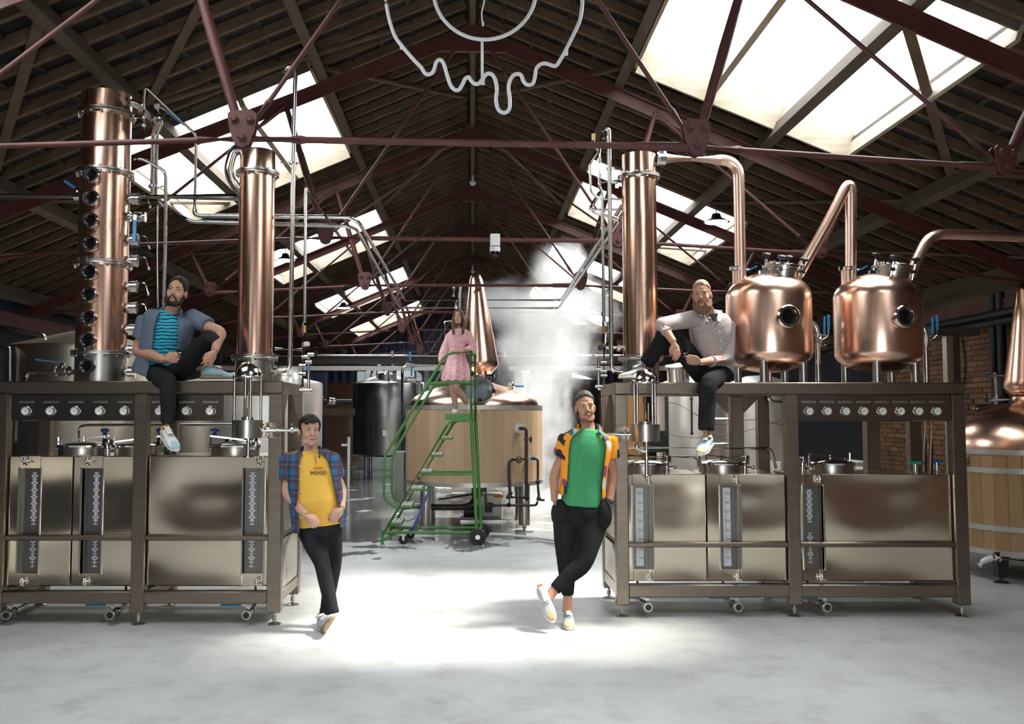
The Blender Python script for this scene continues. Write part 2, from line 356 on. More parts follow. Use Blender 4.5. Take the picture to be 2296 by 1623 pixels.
# blue corrugated gable
g = MB(); nseg = 170
for i in range(nseg):
    xa, xb = -HW + 2 * HW * i / nseg, -HW + 2 * HW * (i + 1) / nseg
    ya, yb = Y1 - .03 - (.04 if i % 4 in (1, 2) else 0), Y1 - .03 - (.04 if (i + 1) % 4 in (1, 2) else 0)
    za, zb = AZ - KS * abs(xa) + .35, AZ - KS * abs(xb) + .35
    g.add([(xa, ya, EZ - .3), (xb, yb, EZ - .3), (xb, yb, zb), (xa, ya, za)], [(0, 1, 2, 3)])
struct(obj('wall_back_gable', g, 'blue_sheet', None, 0), 'dark blue corrugated gable at the far end')
# roof slopes with skylight openings
SKX0, SKX1 = 1.80, 4.14
SKY = {1: [(-.4, 3.1), (6.75, 9.88), (13.62, 17.1), (20.5, 23.5), (27.2, 30.2)], -1: [(3.3, 6.2), (10.05, 13.2), (17.0, 19.6), (23.7, 26.5), (30.2, 33.0)]}
BRC = {}
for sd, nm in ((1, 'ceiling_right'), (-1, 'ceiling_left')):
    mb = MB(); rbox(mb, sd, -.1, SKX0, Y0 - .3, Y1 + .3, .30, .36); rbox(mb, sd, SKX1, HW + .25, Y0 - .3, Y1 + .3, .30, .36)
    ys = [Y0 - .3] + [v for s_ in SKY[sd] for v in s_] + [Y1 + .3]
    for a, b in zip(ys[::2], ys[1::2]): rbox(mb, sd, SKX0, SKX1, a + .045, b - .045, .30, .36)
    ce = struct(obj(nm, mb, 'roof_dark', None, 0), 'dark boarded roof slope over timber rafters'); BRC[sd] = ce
    full = half = low = None
    y = Y0 + .2
    while y < Y1:
        if any(a - .05 < y < b + .05 for a, b in SKY[sd]):
            if half is None: half = obj('rafter', rbox(MB(), sd, 0, SKX0 - .04, y - .028, y + .028, .19, .29), 'timber', ce, 0); low = obj('rafter', rbox(MB(), sd, SKX1 + .04, HW, y - .028, y + .028, .19, .29), 'timber', ce, 0); yh = y; wlh, wll = wl(half).copy(), wl(low).copy()
            else: inst(half, wlh + Vector((0, y - yh, 0)), ce); inst(low, wll + Vector((0, y - yh, 0)), ce)
        else:
            if full is None: full = obj('rafter', rbox(MB(), sd, 0, HW, y - .028, y + .028, .19, .29), 'timber', ce, 0); yf = y; wlf = wl(full).copy()
            else: inst(full, wlf + Vector((0, y - yf, random.uniform(-.008, .008))), ce)
        y += .385
    for px in (1.7, 3.4, 5.1, 6.75): obj('purlin', rbox(MB(), sd, px - .05, px + .05, Y0, Y1, 0, .19), 'purlin', ce, 0)
    x = .25
    while x < HW:
        iv = [(Y0, Y1)]
        if SKX0 - .04 < x < SKX1 + .04:
            iv = [(a + .045, b - .045) for a, b in zip(ys[::2], ys[1::2])]
        for a, b in iv: obj('batten', rbox(MB(), sd, x - .022, x + .022, a, b, .262, .30), 'roof_batten', ce, 0)
        x += .36
obj('ridge_board', MB().bb(-.03, .03, Y0, Y1, AZ - .02, AZ + .3), 'timber', BRC[1], 0)
for i, (pa, pb) in enumerate([((3.35, 9.2), (1.75, 6.9)), ((3.35, 9.3), (.5, 9.9)), ((5.05, 9.3), (6.9, 7.3)), ((5.05, 9.4), (3.4, 7.0)), ((1.75, 9.9), (.1, 12.8)), ((3.4, 13.6), (5.1, 10.5)), ((5.1, 13.6), (6.8, 10.4)), ((1.7, 16.9), (.1, 14.2)), ((5.1, 17.2), (6.8, 14.2)), ((3.4, 17.2), (5.1, 14.3))]):
    for sd in (1, -1):
        if sd == 1 and i < 2: continue
        a, b = RP(sd, pa[0], pa[1], .165), RP(sd, pb[0], pb[1], .165); s_, u_, d_ = frame_of(b - a)
        obj('brace', MB().box((a + b) / 2, ((b - a).length, .09, .03), Matrix((d_, s_, u_)).transposed()), 'timber', BRC[sd], 0)
# skylights
nw = 0
for sd in (1, -1):
    for (a, b) in SKY[sd]:
        nw += 1
        w = thing('window_%d' % nw, RP(sd, SKX0, a, .1), 'x', 'y'); del w['label'], w['category']; struct(w, 'corrugated clear roof skylight in pale timber lining')
        obj('lining_board', rbox(MB(), sd, SKX0, SKX1, b, b + .035, .10, .44), 'pale_wood', w, 0)
        obj('lining_board', rbox(MB(), sd, SKX0, SKX1, a - .035, a, .19, .44), 'purlin', w, 0)  # near board in dark purlin timber: its shaded face put into the colour
        obj('lining_board', rbox(MB(), sd, SKX0 - .035, SKX0, a - .035, b + .035, .16, .44), 'pale_wood', w, 0)
        obj('lining_board', rbox(MB(), sd, SKX1, SKX1 + .035, a - .035, b + .035, .10, .44), 'pale_wood', w, 0)
        obj('glazing_bar', rbox(MB(), sd, 2.57, 2.63, a, b, .10, .40), 'pale_wood', w, 0)
        obj('glazing_bar', rbox(MB(), sd, 3.37, 3.43, a, b, .17, .40), 'pale_wood', w, 0)
        for x0, x1 in ((SKX0 - .05, 2.6), (2.6, 3.4), (3.4, SKX1 + .05)):
            p = MB(); n_ = int((b - a) / .019); vs = []
            for i in range(n_ + 1):
                yy = a - .04 + (b - a + .08) * i / n_; h = .45 + .012 * math.sin(yy * 2 * math.pi / .076)
                vs += [RP(sd, x0, yy, h), RP(sd, x1, yy, h)]
            p.add(vs, [(2 * i, 2 * i + 1, 2 * i + 3, 2 * i + 2) for i in range(n_)]); obj('pane', p, 'pane', w, 60)
        # daylight portal of this opening: guides sky sampling only, gives off no light
        li = bpy.data.lights.new('skylight_portal', 'AREA'); li.shape = 'RECTANGLE'; li.size = (SKX1 - SKX0) / CN; li.size_y = b - a; li.cycles.is_portal = True
        lo = bpy.data.objects.new('skylight_portal', li); COL.objects.link(lo); lo.location = RP(sd, (SKX0 + SKX1) / 2, (a + b) / 2, .47)
        zx = -Vector((sd * SN, 0, CN)); xx = Vector((sd * CN, 0, -SN)); lo.rotation_euler = Matrix((xx, (-zx).cross(xx), -zx)).transposed().to_euler()
li = bpy.data.lights.new('door_portal', 'AREA'); li.shape = 'RECTANGLE'; li.size = 3.0; li.size_y = 2.4; li.cycles.is_portal = True
lo = bpy.data.objects.new('door_portal', li); COL.objects.link(lo); lo.location = (0, Y0 - .15, 1.2); lo.rotation_euler = (math.radians(90), 0, 0)
# trusses of red-painted iron
def truss(Yt, label, fine):
    t = thing('roof_truss', (0, Yt, 3.6), label, 'truss', 'iron roof trusses')
    A, B, J1, J2, E = (1.68, 3.74), (4.08, 3.62), (2.14, AZ - KS * 2.14 - .1), (4.42, AZ - KS * 4.42 - .1), (6.85, AZ - KS * 6.85 - .12)
    pt = lambda sd, q: Vector((sd * q[0], Yt, q[1]))
    for sd in (1, -1):
        r = MB(); 
        for (y0, y1, h0, h1) in ((-.05, .05, -.02, 0), (-.012, .012, -.15, -.02)):
            r.hexa([RP(sd, 0, Yt + y0, h0), RP(sd, 6.95, Yt + y0, h0), RP(sd, 6.95, Yt + y1, h0), RP(sd, 0, Yt + y1, h0), RP(sd, 0, Yt + y0, h1), RP(sd, 6.95, Yt + y0, h1), RP(sd, 6.95, Yt + y1, h1), RP(sd, 0, Yt + y1, h1)])
        obj('rafter_beam', r, 'iron_red', t, 30)
        for nm, p, q, ra in (('tie_rod', A, B, .021), ('tie_rod', B, E, .021), ('hanger_rod', A, (.12, AZ - .16), .018), ('hanger_rod', B, J1, .018)):
            a, b = pt(sd, p), pt(sd, q); d = (b - a).normalized(); m = MB()
            m.tube([a, a + d * .32, a + d * .36, b - d * .36, b - d * .32, b], [ra * 1.55, ra * 1.45, ra, ra, ra * 1.45, ra * 1.55], 10)
            obj(nm, m, 'iron_red', t)
        for p, q in ((A, J1), (B, J2)):
            a, b = pt(sd, p), pt(sd, q); m = MB(); L = (b - a).length; m.tube([a, a.lerp(b, .06), a.lerp(b, .12), a.lerp(b, .5), a.lerp(b, .88), b], [.035, .035, .034, .043, .034, .03], 10); obj('strut', m, 'iron_red', t)
        for q, s_ in ((A, 1.0), (B, .85)):
            c = pt(sd, q); m = MB()
            for yy in (-.045, .025):
                po = [(-.105, .17), (-.075, .2), (.075, .2), (.105, .17), (.09, .05), (.05, -.055), (0, -.075), (-.05, -.055), (-.09, .05)]
                m.prism([c + Vector((x * s_, yy, z * s_)) for x, z in po], (0, .02, 0))
            pl = obj('gusset_plate', m, 'iron_red', t, 20)
            if fine:
                for bx, bz in ((-.055, .13), (.055, .13), (0, .0)):
                    p = c + Vector((bx * s_, -.045, bz * s_)); obj('bolt', MB().cyl(p, p + Vector((0, -.012, 0)), .034, .034, 6).cyl(p + Vector((0, -.012, 0)), p + Vector((0, -.03, 0)), .026, .017, 12), 'iron_red', pl, 30)
    m = MB(); a, b = pt(-1, A), pt(1, A); d = Vector((1, 0, 0)); m.tube([a, a + d * .42, a + d * .46, b - d * .46, b - d * .42, b], [.036, .034, .025, .025, .034, .036], 12); obj('tie_rod', m, 'iron_red', t)
    obj('apex_plate', MB().prism([(-.42, Yt - .03, AZ - .32), (.42, Yt - .03, AZ - .32), (.5, Yt - .03, AZ - .24), (.1, Yt - .03, AZ - .02), (-.1, Yt - .03, AZ - .02), (-.5, Yt - .03, AZ - .24)], (0, .06, 0)), 'iron_red', t, 20)
    return t
TL = ['foremost dark red iron roof truss crossing in front of the copper columns', 'dark red iron roof truss whose tie rod carries the white dome camera', 'third dark red iron roof truss from the camera', 'fourth dark red iron roof truss from the camera', 'fifth dark red iron roof truss from the camera', 'sixth dark red iron roof truss from the camera', 'seventh dark red iron roof truss from the camera', 'eighth dark red iron roof truss from the camera', 'farthest red iron roof truss against the blue gable']
for i in range(9):
    tr = truss(6.5 + 3.64 * i, TL[i], i < 4)
    if i < 2: tr.rotation_euler.z = math.atan(.06)   # the front trusses sit slightly askew
for i in range(4):   # slender diagonal sway rods between the trusses
    for sd in (-1, 1): tag(obj('sway_rod', MB().cyl((sd * 1.6, 10.2 + 3.64 * i, 3.85), (sd * .15, 10.2 + 3.64 * (i + 1) - .1, 6.0), .014, n=8), 'iron_red'), 'thin red sway rod on the %s slope behind the %s truss' % ('skylit right' if sd > 0 else 'left', ('second', 'third', 'fourth', 'fifth')[i]), 'rod', 'sway rods')
# red wall-plate beams
for sd, nm in ((1, 'trim_1'), (-1, 'trim_2')): struct(obj(nm, MB().bb(sd * (HW - .16), sd * HW, Y0, Y1, EZ - .34, EZ - .08), 'iron_red', None, 0), 'dark red beam along the top of the wall')

# ---------------------------------------------------------------- shared fittings
def ball_valve(parent, c, axis, hdir, s=1.0, grip='blue_grip', name='valve', hl=.15):
    """clamped stainless ball valve with a lever; axis = flow, hdir = lever direction"""
    c = Vector(c); ax = Vector(axis).normalized(); hd = Vector(hdir).normalized(); m = MB()
    m.cyl(c - ax * .055 * s, c + ax * .055 * s, .024 * s, n=14); m.cyl(c - ax * .028 * s, c + ax * .028 * s, .036 * s, n=8)
    for t in (-.058, .045): m.cyl(c + ax * t * s, c + ax * (t + .013) * s, .036 * s, n=14)
    up = ax.cross(hd).normalized() if abs(ax.dot(hd)) < .9 else frame_of(ax)[1]
    if up.z < -.1: up = -up
    if up.y > .5: up = -up
    m.cyl(c, c + up * .055 * s, .012 * s, n=10); m.box(c + up * .05 * s, (.03 * s, .03 * s, .02 * s))
    v = obj(name, m, 'polished', parent); a, b, d = frame_of(hd); R = Matrix((d, up, d.cross(up))).transposed(); k = c + up * .06 * s
    obj('lever', MB().box(k + hd * .03 * s, (.07 * s, .006, .018 * s), R), 'polished', v)
    obj('lever_grip', MB().box(k + hd * (.05 + hl / 2) * s, (hl * s, .012, .026 * s), R, 0, .004), grip, v)
    return v
def tri_clamp(mb, c, ax, r, mi=0):
    c = Vector(c); ax = Vector(ax).normalized(); mb.cyl(c - ax * .010, c + ax * .010, r * 1.38, n=18, mi=mi)
    s_, u_, _ = frame_of(ax); mb.box(c + u_ * r * 1.5, (.02, .02, .02), None, mi); mb.cyl(c + u_ * r * 1.5, c + u_ * (r * 1.5 + .035) , .006, n=6, mi=mi); return mb
def porthole(parent, c, nrm, r, deep=.05):
    c = Vector(c); n_ = Vector(nrm).normalized(); m = MB(); m.lathe([(r * .72, -.02), (r * 1.0, -.02), (r, deep * .55), (r * 1.16, deep * .6), (r * 1.16, deep * .85), (r * 1.05, deep), (r * .80, deep), (r * .72, deep * .82)], c, n_, 32, 0, True)
    p = obj('porthole', m, 'polished', parent); obj('sight_glass', MB().cyl(c + n_ * deep * .2, c + n_ * deep * .45, r * .74, n=28), 'glass_dark', p); return p
def bolted_flange(parent, c, R, nb=14, h=.016, mat='steel', name='flange', bolts=True):
    c = Vector(c); m = MB().lathe([(R - .055, 0), (R + .034, 0), (R + .036, .004), (R + .036, h), (R + .034, h + .003), (R - .055, h + .003)], c, (0, 0, 1), 44, 0, True)
    m.lathe([(R - .055, h + .006), (R + .036, h + .006), (R + .036, h * 2 + .006), (R - .055, h * 2 + .006)], c, (0, 0, 1), 44, 0, True)
    f = obj(name, m, mat, parent); b0 = None
    for k in range(nb):
        t = 2 * math.pi * (k + .5) / nb; p = c + Vector(((R + .022) * math.cos(t), (R + .022) * math.sin(t), h))
        if not bolts: continue
        if b0 is None: b0 = obj('bolt', MB().cyl(p - Vector((0, 0, .032)), p + Vector((0, 0, .036)), .0055, n=8).cyl(p - Vector((0, 0, .026)), p - Vector((0, 0, .014)), .011, n=6).cyl(p + Vector((0, 0, .018)), p + Vector((0, 0, .029)), .011, n=6), 'polished', f, 30, p)
        else: inst(b0, p, f)
    return f
def foot(parent, x, y, ztop, R=.055):
    m = MB().cyl((x, y, .012), (x, y, ztop + .02), .011, n=10); m.cyl((x, y, .035), (x, y, .075), .020, n=6); m.lathe([(R, 0), (R, .006), (R * .75, .012), (.022, .02), (.0, .02)], (x, y, 0), (0, 0, 1), 28); m.cyl((x, y, .0), (x, y, .004), R, n=28)
    return obj('levelling_foot', m, 'steel', parent)
def pgauge(parent, c, r, ang):
    c = Vector(c); f = Vector((0, -1, 0)); g = obj('pressure_gauge', MB().lathe([(r * .86, 0), (r * 1.12, 0), (r * 1.12, .012), (r * .98, .022), (r * .88, .022), (r * .86, .012)], c, f, 28, 0, True), 'polished', parent)
    d = MB().cyl(c + f * .002, c + f * .010, r * .9, n=28, mi=0); cc = c + f * .0115
    for k in range(9):
        t = math.radians(-45 + 270 * k / 8); q = Vector((math.cos(t), 0, math.sin(t))); w = Vector((-q.z, 0, q.x)) * r * .03
        d.add([cc + q * r * .62 - w, cc + q * r * .62 + w, cc + q * r * .82 + w, cc + q * r * .82 - w], [(0, 1, 2, 3)], 1)
    t = math.radians(ang); q = Vector((math.cos(t), 0, math.sin(t))); w = Vector((-q.z, 0, q.x)) * r * .07; cc += f * .002
    d.add([cc - q * r * .28 - w, cc - q * r * .28 + w, cc + q * r * .68 + w * .2, cc + q * r * .68 - w * .2], [(0, 1, 2, 3)], 1)
    obj('dial', d, ['dial', 'ink'], g, 0); return g
# ---------------------------------------------------------------- tanks under the frames
def scale_marks(mb, x, y, z0, z1, n, style):
    """white level scale: linked ovals with ticks, or a pale strip with dark numbers"""
    for k in range(n):
        z = z0 + (z1 - z0) * k / (n - 1)
        if k % 2 == 0 and 0 < k < n - 1 or (n < 8 and k in (1, n - 2)):
            mb.lathe([(.013, 0), (.021, 0), (.021, .0015), (.013, .0015)], (x, y, z), (0, -1, 0), 14, 0, True); mb.box((x, y, z), (.008, .002, .006))
            mb.box((x + .021, y, z), (.014, .002, .010)); mb.box((x - .021, y, z), (.014, .002, .010))
        else: mb.box((x, y, z), (.040, .002, .007))
    mb.box((x, y - .0003, (z0 + z1) / 2), (.006, .0015, abs(z1 - z0)))
def low_tank(name, x0, x1, yf, yb, z0, z1, gx, style, label, hatch, vent, valve_x, group, sc=None, handle=True, rev=1, valve=True):
    t = thing(name, ((x0 + x1) / 2, (yf + yb) / 2, z0), label, 'tank', group)
    gw = .085; gz0, gz1 = z0 + .1, z1 - .1; dd = .055; m = MB()
    m.bb(x0, x1, yf + .012, yb, z0, z1 - .006, 0, .012)   # shell behind the front sheet
    body = obj('body', MB().bb(x0 + .004, x1 - .004, yf + .07, yb, z0, z1, 0, .012), 'tank_steel', t)
    m = MB(); a, b = gx - gw, gx + gw
    if a > x0 + .02: m.bb(x0 + .004, a, yf, yf + .075, z0, z1, 0, .006)
    m.bb(b, x1 - .004, yf, yf + .075, z0, z1, 0, .006); m.bb(max(a, x0 + .004), b, yf, yf + .075, z0, gz0, 0, 0); m.bb(max(a, x0 + .004), b, yf, yf + .075, gz1, z1, 0, 0)
    obj('face_sheet', m, 'tank_steel', t)
    m = MB(); a = max(a, x0 + .006)   # gauge recess: raised bright edges and a plate inside
    m.bb(a - .012, a, yf - .010, yf + .06, gz0 - .01, gz1 + .01, 0, .003); m.bb(b, b + .012, yf - .010, yf + .06, gz0 - .01, gz1 + .01, 0, .003); m.bb(a, b, yf + .045, yf + .055, gz0, gz1)
    obj('gauge_recess', m, 'steel', t); obj('recess_plate', MB().bb(a, b, yf + .043, yf + .0445, gz0, gz1), 'dark_reflection_steel', t)
    sx = gx + (.02 if rev > 0 else -.02); m = MB()
    if style == 'chain':
        scale_marks(m, sx, yf + .040, gz0 + .05, gz0 + .30, 8, 0); scale_marks(m, sx, yf + .040, gz0 + .40, gz1 - .04, 16 if z1 - z0 > 1 else 12, 0); obj('level_scale', m, 'print_white', t, 0)
    else:
        m.bb(sx - .035, sx + .03, yf + .036, yf + .044, gz0 + .02, gz1 - .02, 0)
        zz = gz0 + .06; k = 0
        while zz < gz1 - .05:
            m.box((sx - .012, yf + .0355, zz), (.012, .002, .003), None, 1); zz += .026; k += 1
        for k, tx in enumerate(sc):
            text_mb(tx, .026, (sx + .004, yf + .035, gz0 + .09 + k * (gz1 - gz0 - .16) / (len(sc) - 1)), (1, 0, 0), (0, 0, 1), .0005, 1, m)
        obj('level_scale', m, ['print_white', 'ink'], t, 0)
    tx = gx - (.03 if rev > 0 else -.045); m = MB().cyl((tx, yf - .035, z0 + .05), (tx, yf - .035, z1 - .05), .0075, n=10); obj('sight_tube', m, 'thin_glass', t)
    for z in (z0 + .04, z1 - .04):
        m = MB(); m.cyl((tx, yf + .01, z), (tx, yf - .05, z), .011, n=10); m.cyl((tx, yf - .035, z - .03), (tx, yf - .035, z + .03), .014, n=10); m.ell((tx, yf - .05, z), .016); m.box((tx + .016, yf - .055, z - .022), (.035, .006, .010), Matrix.Rotation(.6, 3, 'Y'))
        obj('gauge_fitting', m, 'polished', t)
    hx, hy, hr = hatch
    h = obj('hatch_collar', MB().lathe([(hr, 0), (hr, .055), (hr + .012, .058), (hr + .012, .066), (hr - .02, .066), (hr - .02, 0)], (hx, hy, z1), (0, 0, 1), 40, 0, True), 'steel', t)
    h = obj('hatch_lid', MB().lathe([(hr + .010, .068), (hr + .012, .082), (hr - .01, .092), (hr * .55, .107), (0, .113)], (hx, hy, z1), (0, 0, 1), 40).cyl((hx, hy, z1 + .068), (hx, hy, z1 + .07), hr, n=40), 'polished', t)
    m = MB(); m.box((hx, hy, z1 + .135), (hr * 2.1, .035, .012), Matrix.Rotation(-.13 * rev, 3, 'Y') @ Matrix.Rotation(.25, 3, 'Z')); m.cyl((hx - hr * 1.02, hy - .03, z1 + .05), (hx - hr * 1.02, hy - .03, z1 + .15), .010, n=8); m.box((hx - hr * 1.02, hy, z1 + .07), (.03, .05, .05)); m.cyl((hx, hy, z1 + .10), (hx, hy, z1 + .15), .012, n=8); m.cyl((hx + hr * .9, hy, z1 + .06), (hx + hr * .9, hy, z1 + .17), .009, n=8)
    obj('clamp_bar', m, 'polished', h)
    if handle:
        kx = hx + hr * .9 * rev; obj('clamp_knob', MB().lathe([(0, .165), (.018, .165), (.016, .19), (.034, .20), (.036, .215), (.02, .225), (0, .225)], (kx, hy, z1), (0, 0, 1), 10), 'blue_dark', h)
    if vent:
        vx, vy = vent; m = MB().lathe([(.022, 0), (.022, .05), (.045, .06), (.045, .13), (.040, .14), (0, .14)], (vx, vy, z1), (0, 0, 1), 20); m.cyl((vx, vy, z1 + .03), (vx + .07, vy, z1 + .03), .01, n=8); m.ell((vx + .075, vy, z1 + .03), .02); obj('vent_cup', m, 'polished', t)
    vz = .088; m = MB().tube([(valve_x - .02, yf + .32, z0 + .01), (valve_x - .02, yf + .32, vz), (valve_x, yf + .02, vz)], .022, 12, .08); m.cyl((valve_x, yf - .05, vz), (valve_x, yf - .075, vz), .038, n=18); m.cyl((valve_x, yf - .0755, vz), (valve_x, yf - .0765, vz), .026, n=16, mi=1)
    obj('drain_pipe', m, ['steel', 'black'], t)
    if valve: ball_valve(t, (valve_x, yf + .0, vz), (0, 1, 0), (-1, 0, 0), 1.15)
    return t
# ---------------------------------------------------------------- the two steel frames
def post(p, x0, x1, y0, y1, z0, z1): return obj('post', MB().bb(x0, x1, y0, y1, z0, z1, 0, .008), 'frame_steel', p)
def rail(p, x0, x1, y0, y1, z0, z1, nm='rail'): return obj(nm, MB().bb(x0, x1, y0, y1, z0, z1, 0, .008), 'frame_steel', p)
def still_frame(label, YF, D, px, zt, zbot, panels, back_posts, zmid, zr0, zr1, side):
    t = thing('still_frame', ((px[0][0] + px[-1][1]) / 2, YF + D / 2, 0), label, 'frame', 'steel frames under the stills'); w = px[0][1] - px[0][0]; th = .105
    for a, b in px:
        post(t, a, b, YF, YF + .10, zbot, zt - th); foot(t, (a + b) / 2, YF + .05, zbot)
        post(t, a, b, YF + D - .10, YF + D, zbot, zt - th); foot(t, (a + b) / 2, YF + D - .05, zbot)
    X0, X1 = px[0][0], px[-1][1]
    rail(t, X0, X1, YF, YF + .10, zt - th, zt); rail(t, X0, X1, YF + D - .10, YF + D, zt - th, zt)
    obj('top_plate', MB().bb(X0 + .01, X1 - .01, YF + .1, YF + D - .1, zt - .05, zt - .03), 'frame_steel', t)
    for a, b in px:
        rail(t, a + .002, b - .002, YF + .10, YF + D - .10, zt - th, zt - .002, 'cross_rail'); rail(t, a + .005, b - .005, YF + .10, YF + D - .10, zr0, zr1, 'cross_rail')
    for (a, b), (c, d) in zip(px[:-1], px[1:]):
        rail(t, b, c, YF + .005, YF + .095, zr0, zr1, 'bottom_rail'); rail(t, b, c, YF + D - .095, YF + D - .005, zr0, zr1, 'bottom_rail')
        rail(t, b, c, YF + .012, YF + .045, zmid - .022, zmid + .022, 'middle_rail')
    for a, b in (px[0], px[-1]): rail(t, a + .03, b - .03, YF + .10, YF + D - .1, zmid - .025, zmid + .025, 'side_rail')
    sx = px[-1] if side > 0 else px[0]; xi = sx[1] - .02 if side > 0 else sx[0] + .008
    for zz in ((zr1, zmid - .025), (zmid + .025, 1.41 if side > 0 else 1.25)): obj('side_sheet', MB().bb(xi, xi + .012, YF + .14, YF + D - .12, zz[0] + .01, zz[1]), 'tank_steel', t)
    obj('corner_gusset', MB().prism([(xi + .004, YF + D - .1, zt - th), (xi + .004, YF + D - .42, zt - th), (xi + .004, YF + D - .1, zt - th - .32)], (.008, 0, 0)), 'frame_steel', t)
    obj('corner_gusset', MB().prism([(xi + .004, YF + .1, zt - th), (xi + .004, YF + .26, zt - th), (xi + .004, YF + .1, zt - th - .2)], (.008, 0, 0)), 'frame_steel', t)
    for a, b in back_posts:
        post(t, a, b, YF + D - .22, YF + D - .11, .9, zt - th); c = (a + b) / 2
        for s_ in (-1, 1): e = a if s_ < 0 else b; obj('corner_gusset', MB().prism([(e, YF + D - .16, zt - th), (e + s_ * .18, YF + D - .16, zt - th), (e, YF + D - .16, zt - th - .18)], (0, .012, 0)), 'frame_steel', t)
    for x0, x1, z0, z1, gs in panels:
        g = obj('gauge_panel', MB().bb(x0, x1, YF + .022, YF + .06, z0, z1, 0, .006), 'panel_steel', t); gz = z0 + (z1 - z0) * .37
        for i, gx in enumerate(gs): pgauge(g, (gx, YF + .021, gz), .037, 35 + (i % 3) * 12)
        pz = z1 - .068
        for i, gx in enumerate(gs): obj('name_plate', MB().box((gx, YF + .021, pz), (.125, .003, .018)), 'steel', g, 0)
        m = MB()
        for i, gx in enumerate(gs):
            for q in range(7): m.box((gx - .042 + q * .014, YF + .0185, pz), (.008, .001, .007))
        stuff(obj('engraving', m, 'print_grey', g, 0))
    return t
LY, RY, FD = 7.45, 7.75, .86
LX = [(-3.99, -3.882), (-2.825, -2.715), (-1.70, -1.585)]
still_frame('brushed steel stand carrying the tall porthole column', LY, FD, LX, 2.012, .10,
    [(-3.86, -2.83, 1.68, 1.905, [-3.735, -3.53, -3.325, -3.12, -2.915]), (-2.70, -2.085, 1.68, 1.905, [-2.62, -2.395, -2.195])], [], .71, .175, .275, 1)
RX = [(1.235, 1.342), (2.72, 2.825), (4.16, 4.272)]
still_frame('brushed steel stand carrying the two copper pots', RY, FD, RX, 2.012, .10, [(2.83, 4.155, 1.675, 1.91, [2.925 + .1585 * k for k in range(8)])], [(2.43, 2.545), (3.70, 3.82)], .612, .165, .275, -1)
Lz0, Lz1 = .315, 1.385
low_tank('spirit_tank', -3.875, -3.345, LY + .05, LY + .72, Lz0, Lz1, -3.70, 'chain', 'low steel tank furthest from the men, under the porthole column', (-3.42, LY + .42, .205), (-3.16, LY + .30), -3.83, 'tanks in the frame of the porthole column')
low_tank('spirit_tank', -3.34, -2.83, LY + .05, LY + .72, Lz0, Lz1, -3.18, 'chain', 'low steel tank with its hatch half hidden by the middle post', (-2.93, LY + .42, .205), (-2.76, LY + .50), -2.98, 'tanks in the frame of the porthole column')
low_tank('spirit_tank', -2.71, -1.70, LY + .05, LY + .72, Lz0, Lz1, -1.83, 'chain', 'wide low steel tank with a blue-knobbed hatch below the dangling shoe', (-2.08, LY + .40, .205), (-2.19, LY + .62), -1.86, 'tanks in the frame of the porthole column', rev=-1)
Rz0, Rz1 = .30, 1.215
nums = ['100', '150', '200', '250', '300', '350', '400', '450']
low_tank('spirit_tank', 1.345, 2.025, RY + .05, RY + .72, Rz0, Rz1, 1.475, 'plate', 'low steel tank with a pale number strip next to the green-shirted man', (1.555, RY + .40, .20), (1.80, RY + .58), 1.50, 'tanks in the frame of the copper pots', nums, False, -1)
low_tank('spirit_tank', 2.03, 2.715, RY + .05, RY + .72, Rz0, Rz1, 2.235, 'plate', 'low steel tank with a number strip by the middle post', (2.26, RY + .40, .20), (2.52, RY + .56), 2.27, 'tanks in the frame of the copper pots', nums, False, -1)
low_tank('spirit_tank', 2.83, 4.155, RY + .05, RY + .72, Rz0, Rz1, 2.955, 'chain', 'wide low steel tank under the row of eight gauges', (3.25, RY + .40, .20), (2.98, RY + .36), 3.03, 'tanks in the frame of the copper pots', None, False, -1)
